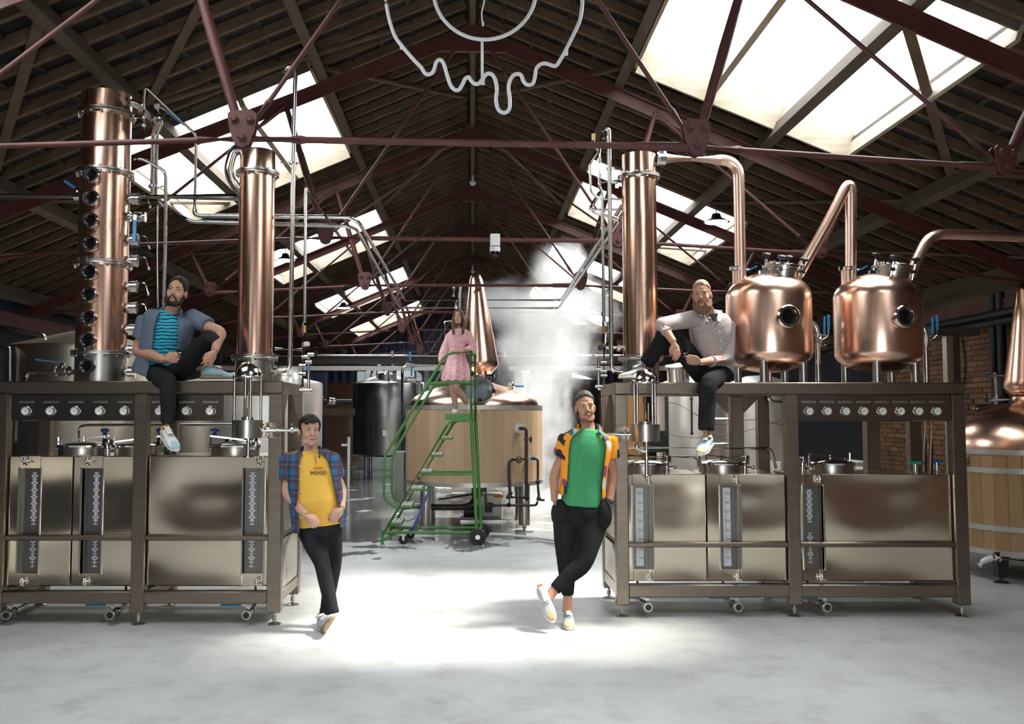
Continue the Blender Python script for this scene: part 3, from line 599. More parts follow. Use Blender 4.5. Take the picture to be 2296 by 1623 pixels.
# ---------------------------------------------------------------- spirit parrots on the front of the frames
def parrot(label, x, y, zd, sgn, zfoot):
    """domed spirit safe: dome, four rods, glass with hydrometer, round bowl, drain pipe"""
    t = thing('spirit_safe', (x, y, zfoot), label, 'spirit safe', 'domed spirit safes'); R = .112
    d = [(R * math.cos(a), .115 * math.sin(a) + .018) for a in [math.pi / 2 * k / 10 for k in range(11)]]; d[-1] = (0, d[-1][1])
    dm = obj('dome', MB().lathe([(R + .014, 0), (R + .016, .012), (R, .018)] + d, (x, y, zd), (0, 0, 1), 40).cyl((x, y, zd + .13), (x, y, zd + .165), .012, n=10), 'polished', t)
    zb = zd - .355
    for k in range(4):
        a = math.radians(25 + 90 * k); p = Vector((x + (R - .004) * math.cos(a), y + (R - .004) * math.sin(a), 0)); obj('rod', MB().cyl(p + Vector((0, 0, zb)), p + Vector((0, 0, zd + .02)), .011, n=12).ell(p + Vector((0, 0, zd + .022)), .015), 'polished', t)
    Rb = .124; obj('bowl', MB().lathe([(0, 0), (Rb, 0), (Rb, .145), (Rb - .012, .145), (Rb - .014, .12), (0, .12)], (x, y, zb - .135), (0, 0, 1), 44), 'steel', t)
    obj('cup', MB().lathe([(.048, 0), (.048, .045), (.040, .045), (.040, .0)], (x, y, zb - .01), (0, 0, 1), 28, 0, True), 'steel', t)
    obj('hydrometer_glass', MB().lathe([(.036, 0), (.036, .17), (.033, .17), (.033, 0)], (x, y, zb + .02), (0, 0, 1), 28, 0, True), 'thin_glass', t)
    obj('hydrometer', MB().lathe([(0, .0), (.012, .01), (.012, .06), (.004, .08), (.004, .20), (0, .203)], (x + .006, y, zb + .04), (0, 0, 1), 12), 'brass', t)
    obj('drain_pipe', MB().cyl((x + .01, y, zfoot), (x + .01, y, zb - .13), .017, n=14).cyl((x + .01, y, zfoot), (x + .01, y, zfoot + .012), .045, n=20).cyl((x + .01, y, zfoot + .14), (x + .01, y, zfoot + .158), .04, n=16), 'pipe_steel', t)
    m = MB().tube([(x + .07 * sgn, y, zb - .13), (x + .075 * sgn, y, zb - .20), (x + .005, y, zb - .225)], .018, 12, .05); tri_clamp(m, (x + .055 * sgn, y, zb - .21), (1, 0, .3), .02); obj('return_elbow', m, 'pipe_steel', t)
    bx = x + sgn * .20; m = MB(); m.bb(min(bx - .055, bx + .055), max(bx - .055, bx + .055), y - .05, y + .05, zb - .135, zb - .01, 0, .012); obj('sight_box', m, 'thin_glass', t)
    m = MB().cyl((x + sgn * .12, y, zb - .075), (x + sgn * .52, y + .05, zb - .07), .0135, n=12)
    for dx in (.165, .36, .50): tri_clamp(m, (x + sgn * dx, y + .03, zb - .072), (1, 0, 0), .016)
    obj('inlet_pipe', m, 'polished', t)
    return t
parrot('domed steel spirit safe on the front of the porthole column stand', -1.845, LY - .13, 2.032, 1, Lz1)
parrot('domed steel spirit safe beside the bearded sitter', 1.468, RY - .13, 1.995, -1, Rz1 + .0)

# ---------------------------------------------------------------- copper columns
FT = 2.012
CYL_Y = 7.86
t = thing('column_still', (-3.285, CYL_Y, FT), 'tall copper column with nine round portholes', 'still', 'copper columns'); cx = -3.285; r = .212
zt, fz = 4.59, [4.405, 3.87, 3.055, 2.265]
for a, b, mt, nm in ((FT, fz[3], 'steel', 'base_section'), (fz[3], fz[2], 'copper', 'shell_section'), (fz[2], fz[1], 'copper', 'shell_section'), (fz[1], fz[0], 'copper', 'shell_section'), (fz[0], zt, 'copper', 'top_section')):
    m = MB(); m.lathe([(r, a), (r, b), (r - .008, b), (r - .008, a)] if nm == 'top_section' else [(r, a), (r, b)], (cx, CYL_Y, 0), (0, 0, 1), 56, 0, nm == 'top_section'); obj(nm, m, mt, t)
for z in fz: bolted_flange(t, (cx, CYL_Y, z - .016), r, 16)
pa = math.radians(-94); pn = Vector((math.cos(pa), math.sin(pa), 0))
for z in (3.805, 3.605, 3.41, 3.205, 2.96, 2.765, 2.565, 2.37, 2.145): porthole(t, Vector((cx, CYL_Y, z)) + pn * (r - .006), pn, .064, .06)
va = math.radians(8); vn = Vector((math.cos(va), math.sin(va), 0))
def sample_port(t, c, n_, droop=True):
    c = Vector(c); m = MB().cyl(c, c + n_ * .05, .03, n=16); m.cyl(c + n_ * .03, c + n_ * .085, .05, n=18); m.cyl(c + n_ * .085, c + n_ * .095, .055, n=18); v = obj('sample_port', m, 'polished', t)
    k = c + n_ * .075 + Vector((0, 0, .035))
    if droop: obj('lever', MB().tube([k, k + n_ * .085, k + n_ * .11 + Vector((0, 0, -.085))], .006, 8, .02).ell(k + n_ * .115 + Vector((0, 0, -.10)), (.011, .011, .018)), ['polished'], v)
    return v
for z in (3.66, 3.29, 3.10, 2.87, 2.68, 2.485, 2.305, 2.11): sample_port(t, Vector((cx, CYL_Y, z)) + vn * (r - .01), vn, z > 2.2)
ball_valve(t, Vector((cx, CYL_Y, 3.50)) + vn * (r + .07), vn, (0.05, -.2, -1), 1.25, hl=.17)
# side take-offs
m2 = MB().tube([(-3.909,7.8,2.014), (-3.904,7.8,2.104), (-3.49,7.8,2.104)], .021, 12, .07); obj('drain_pipe', m2, 'pipe_steel', t)
ball_valve(t, (-3.592,7.8,2.112), (1, 0, 0), (-1, 0, .12), 1.2)
obj('top_outlet', MB().tube([(-3.057,7.72,4.487), (-2.978,7.74,4.478), (-2.811,7.8,4.354)], .036, 16, .1), 'pipe_steel', t)
# ---- second copper column
c2, r2 = -1.925, .156
t2 = thing('column_still', (c2, CYL_Y, FT), 'slim copper column right behind the dark red truss plate, on the porthole stand', 'still', 'copper columns')
obj('base_section', MB().lathe([(r2 + .012, FT), (r2 + .012, 2.225)], (c2, CYL_Y, 0), (0, 0, 1), 48), 'steel', t2)
obj('shell_section', MB().lathe([(r2, 2.24), (r2, 3.86)], (c2, CYL_Y, 0), (0, 0, 1), 56), 'copper', t2)
obj('top_section', MB().lathe([(r2, 3.88), (r2, 4.07), (r2 - .006, 4.08), (0, 4.1)], (c2, CYL_Y, 0), (0, 0, 1), 56), 'copper', t2)
bolted_flange(t2, (c2, CYL_Y, 3.855), r2, 12); bolted_flange(t2, (c2, CYL_Y, 2.215), r2 + .012, 12)
obj('vapour_elbow', MB().tube([(-2.029,7.86,4.098), (-2.133,7.82,4.078), (-2.176,7.8,3.883), (-2.106,7.84,3.745), (-2.022,7.86,3.657)], .042, 16, .12), 'pipe_steel', t2)
# ---- column on the other stand
RCY = 8.12; c3, r3 = 1.532, .157
t3 = thing('column_still', (c3, RCY, FT), 'slim copper column behind the bearded sitter', 'still', 'copper columns')
obj('base_section', MB().lathe([(r3 + .005, FT), (r3 + .005, 2.235)], (c3, RCY, 0), (0, 0, 1), 48), 'steel', t3)
obj('shell_section', MB().lathe([(r3, 2.25), (r3, 3.905)], (c3, RCY, 0), (0, 0, 1), 56), 'copper', t3)
obj('top_section', MB().lathe([(r3, 3.92), (r3, 4.12), (0, 4.13)], (c3, RCY, 0), (0, 0, 1), 56), 'copper', t3)
bolted_flange(t3, (c3, RCY, 3.895), r3, 12); bolted_flange(t3, (c3, RCY, 2.225), r3 + .01, 12)
m = MB().cyl((1.699,8.12,4.096), (1.76,8.12,4.096), .058, n=20).cyl((1.723,8.12,4.096), (1.781,8.12,4.096), .066, n=10).box((1.728,8.02,4.138), (.03, .03, .05)); obj('pipe_union', m, 'polished', t3, 30)
tag(obj('vapour_pipe', MB().tube([(1.765,8.12,4.096), (2.457,8.12,4.076), (2.457,8.12,2.913)], .050, 24, .17, seg=8), 'copper_pipe'), 'copper pipe bending down from the slim column to the first pot', 'pipe')
# ---------------------------------------------------------------- copper pots
def pot(cx, cy, label, pang):
    t = thing('copper_pot', (cx, cy, FT), label, 'pot still', 'copper pots'); R = .378; zb, zc0, zc1, ztop = 2.115, 2.29, 2.80, 3.02
    prof = [(0, zb)]
    for k in range(1, 11): a = math.pi / 2 * k / 10; prof.append((R * math.sin(a) ** .9, zc0 - (zc0 - zb) * math.cos(a) ** 1.1))
    prof += [(R, 2.5), (R, zc1)]
    for k in range(1, 11): a = math.pi / 2 * k / 10; prof.append((R * math.cos(a) ** .85 if k < 10 else 0, zc1 + (ztop - zc1) * math.sin(a) ** 1.05))
    obj('body', MB().lathe(prof, (cx, cy, 0), (0, 0, 1), 72), 'copper_pot', t, 60)
    for a in (-118, -36, 45, 140):
        a = math.radians(a); p = Vector((cx + .30 * math.cos(a), cy + .30 * math.sin(a), 0)); obj('leg', MB().cyl(p + Vector((0, 0, FT)), p + Vector((0, 0, 2.36)), .034, n=20).cyl(p + Vector((0, 0, FT)), p + Vector((0, 0, FT + .012)), .05, n=20), 'steel', t)
    an = math.radians(pang); n_ = Vector((math.cos(an), math.sin(an), 0)); porthole(t, Vector((cx, cy, 2.585)) + n_ * (R - .008), n_, .088, .07)
    ax = Vector((.12, -.24, 1)).normalized(); o = Vector((cx + .09, cy - .09, 2.93)); mn = obj('manway', MB().lathe([(.135, -.04), (.135, .125), (.15, .13), (.15, .15), (.12, .15), (.12, -.04)], o, ax, 36, 0, True), 'steel', t)
    lid = obj('manway_lid', MB().lathe([(.152, .153), (.155, .165), (.15, .18), (.11, .184), (.105, .176), (0, .176)], o, ax, 36).cyl(o + ax * .15, o + ax * .154, .15, n=36), 'polished', t); obj('lid_glass', MB().cyl(o + ax * .176, o + ax * .180, .10, n=30), 'glass_dark', lid)
    s_, u_, _ = frame_of(ax)
    for k in range(4):
        a = math.radians(30 + 90 * k); p = o + (s_ * math.cos(a) + u_ * math.sin(a)) * .165; obj('clamp_bolt', MB().cyl(p + ax * .05, p + ax * .20, .010, n=8).box(p + ax * .12, (.04, .04, .03)), 'polished', t)
        obj('clamp_knob', MB().lathe([(0, .19), (.014, .19), (.016, .215), (.038, .22), (.042, .238), (.03, .25), (0, .252)], p, ax, 5), 'black', t)
    # small relief valve and vacuum breaker beside the manway
    m = MB().tube([o + Vector((-.16, .02, .0)), o + Vector((-.20, .02, .06)), o + Vector((-.30, .02, .02))], .014, 8, .03); m.cyl(o + Vector((-.2, .02, -.06)), o + Vector((-.2, .02, .07)), .017, n=10); m.box(o + Vector((-.15, .0, .09)), (.09, .05, .04)); obj('relief_valve', m, 'polished', t); obj('valve_body', MB().cyl(o + Vector((-.255, .0, -.05)), o + Vector((-.255, .0, .035)), .015, n=8), 'brass', t)
    obj('valve_lever', MB().box(o + Vector((-.27, -.03, .125)), (.10, .016, .012), Matrix.Rotation(-.45, 3, 'Y')), 'blue_grip', t)
    # neck collar where the vapour pipe enters, and drain underneath
    m = MB().cyl((cx - .27, cy, 2.89), (cx - .27, cy, 3.055), .052, n=24); tri_clamp(m, (cx - .27, cy, 3.065), (0, 0, 1), .052); m.cyl((cx, cy, FT), (cx, cy, 2.14), .02, n=12); obj('neck_collar', m, 'copper_pipe', t)
    obj('neck_clamp', MB().cyl((cx - .27, cy, 3.055), (cx - .27, cy, 3.085), .068, n=24).box((cx - .33, cy - .03, 3.07), (.05, .03, .03)), 'polished', t)
    return t
PY = 8.14
pot(2.712, PY, 'copper pot between the bearded sitter and its twin', -85); pot(3.712, PY, 'copper pot nearest the brick wall', -83)
tag(obj('swan_neck', MB().tube([(2.934,8.14,2.916), (3.036,8.14,3.082), (3.327,8.14,3.588), (3.501,8.14,3.935), (3.475,8.14,2.916)], .050, 24, .22, seg=12), 'copper_pipe'), 'copper swan neck looping between the two pots', 'pipe')
tag(obj('swan_neck', MB().tube([(3.983,8.14,2.916), (4.062,8.14,3.102), (4.215,8.14,3.397), (5.509,8.14,3.355)], .048, 24, .14, seg=8), 'copper_pipe'), 'copper pipe rising from the last pot and leaving the picture', 'pipe')
def side_pipe(x, label):
    t = thing('pot_side_pipe', (x, PY + .05, FT), label, 'pipe', 'valved side pipes of the pots'); m = MB().tube([(x - .13, PY + .05, 2.56), (x - .05, PY + .05, 2.585), (x, PY + .05, 2.52), (x, PY + .05, FT)], .024, 14, .06); tri_clamp(m, (x, PY + .05, 2.46), (0, 0, 1), .03); tri_clamp(m, (x, PY + .05, 2.37), (0, 0, 1), .03); obj('pipe', m, 'pipe_steel', t)
    ball_valve(t, (x, PY + .05, 2.415), (0, 0, 1), (0, -.05, 1), 1.1, name='valve'); 
    obj('lever_arm', MB().tube([(x + .03, PY, 2.42), (x + .08, PY, 2.45), (x + .085, PY, 2.52)], .007, 8, .02), 'polished', t); obj('lever_handle', MB().box((x + .086, PY, 2.575), (.022, .014, .14), None, 0, .005), 'blue_grip', t); return t
side_pipe(3.175, 'steel valve pipe between the two copper pots'); side_pipe(4.17, 'steel valve pipe behind the pot nearest the brick wall')

# ---------------------------------------------------------------- stainless pipework
def pipe(pts, r, label, bend=.06, mat='pipe_steel', clamps=(), name='steel_pipe', n=12, cat='pipe', extra=None):
    m = MB().tube(pts, r, n, bend)
    for c, ax in clamps: tri_clamp(m, c, ax, r)
    return tag(obj(name, m, mat), label, cat)
pipe([(-4.974,8.05,3.728), (-2.12,8.05,3.716)], .035, 'long stainless vapour pipe running in from the edge to the slim column')
t = thing('pipe_valve', (-3.59,7.98,3.756), 'blue-levered valve on the vapour pipe behind the porthole column', 'valve'); obj('valve_body', MB().cyl((-3.614,8,3.712), (-3.541,8,3.712), .045, n=14).cyl((-3.59,8,3.712), (-3.59,7.98,3.764), .012, n=8), 'polished', t); obj('lever_grip', MB().box((-3.647,7.96,3.812), (.115, .02, .028), Matrix.Rotation(.60, 3, 'Y'), 0, .005), 'blue_grip', t)
t = thing('vapour_riser', (-2.88,7.95,3.732), 'thick stainless riser beside the top of the porthole column', 'pipe')
obj('pipe', MB().tube([(-2.82,7.8,4.378), (-2.805,7.85,4.342), (-2.883,7.95,4.273), (-2.905,8.02,3.733)], .034, 16, .07), 'pipe_steel', t)
m = MB(); tri_clamp(m, (-2.906,8.02,3.807), (0, 0, 1), .036); obj('clamp', m, 'polished', t)
ball_valve(t, (-2.86,7.8,4.407), (.8, .2, -.6), (.78, -.1, -.62), 1.7, hl=.13)
t = thing('sampling_manifold', (-2.89,7.7,4.392), 'thin bent pipe with small valves beside the top of the porthole column', 'pipe')
obj('pipe', MB().tube([(-2.891,7.7,4.253), (-2.896,7.7,4.624), (-2.522,8,4.276), (-2.548,8.08,3.649), (-2.534,8.08,3.558), (-1.161,8.2,3.572)], .0135, 10, .05), 'pipe_steel', t)
m = MB()
for p in ((-2.893,7.7,4.344), (-2.892,7.7,4.272), (-2.988,7.72,4.359)): obj('sample_valve', MB().ell(p, .022, None, 10), 'polished', t)
m.cyl((-3.019,7.72,4.355), (-2.893,7.7,4.34), .012, n=8).cyl((-2.892,7.7,4.265), (-2.874,7.7,4.161), .006, n=6); obj('sample_valve', m, 'polished', t)
pipe([(-2.99,7.75,3.985), (-2.904,7.75,3.981), (-2.74,7.85,3.897), (-2.751,7.9,3.203), (-2.754,7.9,2.562), (-2.743,7.9,2.034)], .0155, 'thin stainless pipe dropping behind the shoulder of the grey-shirted sitter', .05)
pipe([(-2.953,8.25,3.71), (-2.935,8.25,2.682), (-2.93,8.25,2.06)], .0145, 'second thin upright stainless pipe behind the grey-shirted sitter', 0)
pipe([(-2.957,8.25,3.71), (-2.628,8.25,3.533), (-1.168,8.25,3.491), (-1.097,8.35,3.478), (-1.237,15.1,3.549)], .018, 'lower stainless line running past the slim column then back into the hall', .05)
pipe([(-2.54,8.05,3.724), (-2.541,8.05,3.567), (-2.504,8.05,3.543), (-1.129,8.15,3.553), (-1.059,8.25,3.52), (-1.154,15.1,3.686)], .020, 'upper stainless line running past the slim column then back into the hall', .05)
pipe([(-1.177,15.1,3.549), (1.457,15.1,3.541), (1.393,8.3,3.565), (1.092,8.3,3.65), (1.198,8.3,3.82)], .020, 'lower overhead stainless line crossing behind the woman to the steam', .12)
pipe([(-1.154,15.1,3.686), (1.504,15.1,3.678), (1.411,8.35,3.704)], .021, 'upper overhead stainless line crossing behind the woman to the steam', .12)
m = MB()
# vent with hooked top on the slim column
t = thing('vent_pipe', (-1.617,7.88,2.104), 'tall hooked vent pipe next to the slim column of the porthole stand', 'pipe', 'hooked vent pipes')
obj('pipe', MB().tube([(-1.702,7.9,4.782), (-1.695,7.9,4.873), (-1.602,7.9,4.873), (-1.607,7.9,4.585), (-1.617,7.88,2.116), (-1.791,7.88,2.116)], .0205, 14, .075), 'pipe_steel', t)
m = MB(); tri_clamp(m, (-1.744,7.88,2.116), (1, 0, 0), .022); tri_clamp(m, (-1.62,7.9,3.988), (0, 0, 1), .022); m.cyl((-1.728,7.88,3.986), (-1.62,7.9,3.988), .005, n=6); obj('clamp', m, 'polished', t)
def flow_riser(label, xs, top, pts_top, Yq, sgn, hook):
    pass
t = thing('flow_meter_riser', (-1.499,7.95,1.968), 'cooling water riser with brass fittings beside the slim column, above the plaid shirt', 'pipe', 'cooling water risers')
obj('pipe', MB().tube([(-1.302,8.1,3.475), (-1.516,8,3.802), (-1.519,8,3.671), (-1.505,7.95,2.559)], .0145, 10, .03), 'pipe_steel', t)
for qa, qb in (((-1.509,7.95,2.527), (-1.508,7.95,2.463)), ((-1.507,7.95,2.375), (-1.507,7.95,2.335))): obj('brass_union', MB().cyl(qa, qb, .021, n=8), 'brass', t)
obj('meter_tube', MB().cyl((-1.509,7.95,2.559), (-1.509,7.95,2.523), .020, n=12).cyl((-1.508,7.95,2.467), (-1.507,7.95,2.371), .019, n=12), 'thin_glass', t)
obj('meter_head', MB().box((-1.478,7.92,2.36), (.045, .05, .04), None, 0, .006), 'white_paint', t)
obj('return_bend', MB().tube([(-1.515,7.95,2.335), (-1.518,7.95,1.952), (-1.462,7.95,1.94), (-1.466,7.95,2.267)], .013, 10, .045).tube([(-1.766,7.95,2.319), (-1.514,7.95,2.311)], .014, 10), 'pipe_steel', t)
m = MB()
for q in ((-1.521,7.95,2.167), (-1.465,7.95,2.199), (-1.52,7.95,2.095), (-1.498,7.95,2.247), (-1.446,7.95,2.267)): obj('clamp', MB().cyl(Vector(q) - Vector((.028, 0, 0)), Vector(q) + Vector((.028, 0, 0)), .016, n=10), 'polished', t)
m.cyl((-1.532,7.9,1.943), (-1.422,7.9,1.943), .018, n=10); obj('clamp', m, 'polished', t); obj('drain_knob', MB().box((-1.463,7.92,2.142), (.025, .03, .035), None, 0, .005), 'blue_grip', t)
# right-hand cluster
t = thing('vent_pipe', (1.307,8.16,2.076), 'tall stainless vent pipe with a hooked top beside the steam', 'pipe', 'hooked vent pipes')
obj('pipe', MB().tube([(1.22,8.16,4.289), (1.22,8.16,4.382), (1.266,8.16,4.382), (1.269,8.16,4.213), (1.27,8.16,2.121), (1.43,8.16,2.121)], .0205, 14, .07), 'pipe_steel', t)
m = MB(); tri_clamp(m, (1.364,8.16,2.121), (1, 0, 0), .024); tri_clamp(m, (1.267,8.16,4.011), (0, 0, 1), .022); m.cyl((1.267,8.16,4.003), (1.399,8.16,4.003), .005, n=6); obj('clamp', m, 'polished', t)
t = thing('flow_meter_riser', (1.189,8.2,1.976), 'cooling water riser with brass fittings in front of the steam', 'pipe', 'cooling water risers')
obj('pipe', MB().tube([(1.188,8.2,4.226), (1.18,8.2,3.854), (1.205,8.2,3.795), (1.211,8.2,2.585)], .0145, 10, .03), 'pipe_steel', t)
obj('manifold', MB().tube([(1.134,8.2,4.31), (1.137,8.2,4.226), (1.175,8.2,4.192), (1.091,8.2,4.073), (1.101,8.2,3.803), (1.171,8.2,3.74), (1.395,8.2,3.732)], .012, 10, .03).tube([(1.185,8.2,3.888), (1.405,8.2,3.921)], .011, 8).tube([(1.204,8.25,3.837), (1.085,8.25,3.647), (1.411,8.25,3.647)], .012, 8, .03), 'pipe_steel', t)
m = MB(); m.ell((1.326,8.15,3.883), .025, None, 10).box((1.334,8.15,3.841), (.03, .02, .03)).cyl((1.167,8.2,4.226), (1.208,8.2,4.226), .017, n=8)
for q in ((1.182,8.2,4.099), (1.181,8.2,3.951), (1.207,8.2,2.655)): obj('pipe_fitting', MB().cyl(Vector(q) - Vector((0, 0, .02)), Vector(q) + Vector((0, 0, .02)), .019, n=10), 'polished', t)
obj('pipe_fitting', m, 'polished', t)
for qa, qb, rr_ in (((1.13,8.2,4.353), (1.13,8.2,4.293), .017), ((1.219,8.2,2.544), (1.218,8.2,2.486), .022), ((1.213,8.2,2.387), (1.213,8.2,2.354), .02), ((1.167,8.2,2.23), (1.166,8.2,2.201), .02)): obj('brass_union', MB().cyl(qa, qb, rr_, n=8), 'brass', t)
obj('meter_tube', MB().cyl((1.211,8.2,2.593), (1.219,8.2,2.54), .020, n=12).cyl((1.218,8.2,2.49), (1.213,8.2,2.383), .019, n=12), 'thin_glass', t)
obj('meter_head', MB().box((1.17,8.16,2.343), (.04, .05, .05), None, 0, .006), 'black', t)
obj('return_bend', MB().tube([(1.213,8.2,2.354), (1.201,8.2,1.976), (1.156,8.2,1.959), (1.159,8.2,2.263)], .013, 10, .045), 'pipe_steel', t)
m = MB()
for q in ((1.203,8.2,2.214), (1.158,8.2,2.148), (1.203,8.2,2.132), (1.206,8.2,2.091), (1.156,8.2,1.992)): obj('clamp', MB().cyl(Vector(q) - Vector((.03, 0, 0)), Vector(q) + Vector((.03, 0, 0)), .016, n=10), 'polished', t)
m.ell((1.34,8.15,2.338), .03, None, 10).cyl((1.225,8.2,2.346), (1.406,8.2,2.35), .016, n=10); obj('clamp', m, 'polished', t)
# rails and small pipes behind the hatches
pipe([(-3.662,8.32,1.391), (-3.66,8.32,1.622), (-3.586,8.32,1.635), (-1.909,8.32,1.639)], .013, 'thin bent pipe behind the gauge panels of the porthole stand', .05)
pipe([(1.456,8.4,1.425), (2.794,8.4,1.413), (2.841,8.4,1.23)], .014, 'long thin rail pipe behind the dangling shoe of the bearded sitter', .04)
pipe([(1.438,8.3,1.351), (2.066,8.3,1.338), (2.105,8.3,1.236)], .013, 'short thin rail pipe behind the number-strip tanks', .04)
pipe([(2.738,8.3,1.937), (2.77,8.3,1.846), (2.91,8.3,1.838)], .020, 'short steel elbow under the stand top between gusset and post', .05)
for k, x in enumerate((2078, 2094)):
    o = pipe([Vector((4.064,8.06,1.218)) + Vector((.06 * k, 0, 0)), Vector((4.088,8.06,2.02)) + Vector((.06 * k, 0, 0))], .016 if k else .02, ('thicker' if k == 0 else 'thinner') + ' of two upright drain pipes under the pots near the brick wall', 0)
def bar_valve(label, c, mat): 
    c = Vector(c); t = thing('tank_valve', c, label, 'valve', 'valves by the brick wall'); obj('lever_grip', MB().box(c + Vector((0, 0, .03)), (.11, .03, .028), None, 0, .006), mat, t); obj('valve_body', MB().cyl(c + Vector((0, 0, -.06)), c + Vector((0, 0, .02)), .02, n=10), 'polished', t)
bar_valve('teal-handled valve under the row of eight gauges', (3.997,8.1,1.267), 'teal_grip'); bar_valve('blue-handled valve under the row of eight gauges', (4.191,8.1,1.28), 'blue_grip')
# copper-coloured thin wires behind the bearded sitter
for i, pts in enumerate(([(1.837,8.55,1.858), (1.964,8.55,1.837), (2.176,8.55,1.709), (2.345,8.55,1.624), (2.688,8.55,1.696), (2.985,8.55,1.624)], [(1.833,8.55,1.551), (2.003,8.55,1.517), (2.301,8.55,1.505), (2.686,8.55,1.594), (2.986,8.55,1.687)])):
    tag(obj('cable', MB().tube(pts, .003, 6, .1), 'wire_orange'), ('upper' if i == 0 else 'lower') + ' thin orange cable drooping behind the dangling leg', 'cable')
pipe([(-5.962,10.6,2.814), (-5.534,10.6,2.76), (-5.106,10.6,2.675), (-5.09,10.6,2.111)], .03, 'bright pipe slanting in front of the dark navy wall', .05)
pipe([(-5.841,10.4,2.553), (-5.412,10.4,2.521), (-5.379,10.4,1.42)], .022, 'short bright pipe low in front of the dark navy wall', .05)
# ---------------------------------------------------------------- white tube sign
t = thing('tube_sign', (0.088,6.9,4.8), 'white tube sign of a dripping round outline with a circle inside, hanging high', 'sign')
q = [(-0.691,6.9,5.018),(-0.665,6.9,4.872),(-0.618,6.9,4.728),(-0.554,6.9,4.637),(-0.459,6.9,4.525),(-0.405,6.9,4.468),(-0.377,6.9,4.424),(-0.345,6.9,4.414),(-0.310,6.9,4.439),(-0.289,6.9,4.511),(-0.258,6.9,4.532),(-0.229,6.9,4.500),(-0.201,6.9,4.403),(-0.176,6.9,4.331),(-0.144,6.9,4.291),(-0.109,6.9,4.291),(-0.081,6.9,4.335),(-0.060,6.9,4.378),(-0.032,6.9,4.392),(-0.011,6.9,4.363),(0.018,6.9,4.338),(0.053,6.9,4.345),(0.081,6.9,4.381),(0.109,6.9,4.417),(0.148,6.9,4.417),(0.176,6.9,4.374),(0.190,6.9,4.295),(0.183,6.9,4.209),(0.200,6.9,4.134),(0.246,6.9,4.105),(0.288,6.9,4.134),(0.292,6.9,4.212),(0.282,6.9,4.313),(0.306,6.9,4.388),(0.342,6.9,4.417),(0.381,6.9,4.410),(0.398,6.9,4.363),(0.429,6.9,4.331),(0.472,6.9,4.338),(0.490,6.9,4.388),(0.504,6.9,4.464),(0.546,6.9,4.500),(0.589,6.9,4.500),(0.652,6.9,4.482),(0.688,6.9,4.525),(0.738,6.9,4.615),(0.798,6.9,4.738),(0.849,6.9,4.854),(0.867,6.9,4.967),(0.868,6.9,5.018)]

def sm(pts, k=3):
    out = []; n = len(pts); p = [Vector(a) for a in pts]
    for i in range(n - 1):
        a, b, c, d = p[max(i - 1, 0)], p[i], p[i + 1], p[min(i + 2, n - 1)]
        for j in range(k):
            u = j / k; out.append(.5 * ((2 * b) + (c - a) * u + (2 * a - 5 * b + 4 * c - d) * u * u + (3 * b - a - 3 * c + d) * u ** 3))
    return out + [p[-1]]
zc = q[0][2]; xm, hw = (q[0][0] + q[-1][0]) / 2, (q[-1][0] - q[0][0]) / 2
arc = [(xm + hw * math.cos(a), 6.9, zc + .62 * math.sin(a)) for a in [math.pi * k / 16 for k in range(1, 16)]]
obj('outer_tube', MB().tube(sm(q + arc + [q[0]]), .0155, 10), 'neon_tube', t)
obj('inner_ring', MB().torus((0.095, 6.9, 5.104), (0, 1, 0), 0.408, .0155, 64, 10), 'neon_tube', t)
obj('stem', MB().cyl((0.074, 6.9, 4.684), (0.074, 6.9, 4.374), .0115, n=10), 'neon_tube', t)
for q_ in ((-0.563,6.92,4.642), (0.74,6.92,4.595), (0.081,6.92,4.356)): obj('mount_clip', MB().box(q_, (.03, .03, .03)), 'neon_base', t)
obj('cable', MB().tube(sm([(0.107,6.95,5.261), (0.093,6.95,5.041), (0.071,6.95,4.932), (0.082,6.95,4.837)]), .006, 8).cyl((0.082,6.95,4.859), (0.082,6.95,4.829), .009, n=8), 'neon_base', t)
for x_ in (-.5, .7): obj('hanging_wire', MB().cyl((x_, 6.9, 5.0), (x_, 6.9, 6.05), .003, n=6), 'black', t)

MT['band_steel'] = M('band_steel', (0.62, 0.60, 0.57), .42, .9)
# ---------------------------------------------------------------- oak still with the tall copper head
SX, SY, SR = .02, 14.15, 1.075
t = thing('oak_still', (SX, SY, 0), 'round oak-clad still with a copper dome and tall pointed copper head', 'still')
zw0, zw1 = .70, 1.845
n_ = 46; st0 = None; base = obj('inner_wall', MB().cyl((SX, SY, zw0 + .02), (SX, SY, zw1 - .01), SR - .04, n=48), 'black', t)
for k in range(n_):
    a = 2 * math.pi * k / n_
    if st0 is None:
        w = 2 * math.pi * SR / n_ - .0015; st0 = obj('stave', MB().box((SX, SY, (zw0 + zw1) / 2), (.05, w, zw1 - zw0), None, 0, .002), 'oak', t, 20, (SX, SY, (zw0 + zw1) / 2)); st0.location = Vector((SX + SR * math.cos(a) - .025 * math.cos(a), SY + SR * math.sin(a) - .025 * math.sin(a), (zw0 + zw1) / 2)) - wl(t); st0.rotation_euler = (0, 0, a)
    else: inst(st0, (SX + (SR - .025) * math.cos(a), SY + (SR - .025) * math.sin(a), (zw0 + zw1) / 2), t, (0, 0, a))
for z in (zw0 - .03, zw1 - .035): obj('steel_band', MB().ringrect((SX, SY, z), (0, 0, 1), SR - .05, SR + .008, .065, 64), 'band_steel', t)
pr = [(SR - .055, 1.85), (SR - .06, 1.90), (SR - .085, 1.96), (SR - .14, 2.015), (SR - .25, 2.075), (SR - .42, 2.135), (SR - .6, 2.18), (.36, 2.215), (.27, 2.245), (.225, 2.285), (.205, 2.33)]
obj('dome', MB().lathe(pr, (SX, SY, 0), (0, 0, 1), 72), 'copper_pot', t, 60)
HX = Vector((SX + .105, SY - .1, 2.33)); hax = Vector((-.075, 0, 1.6)).normalized()
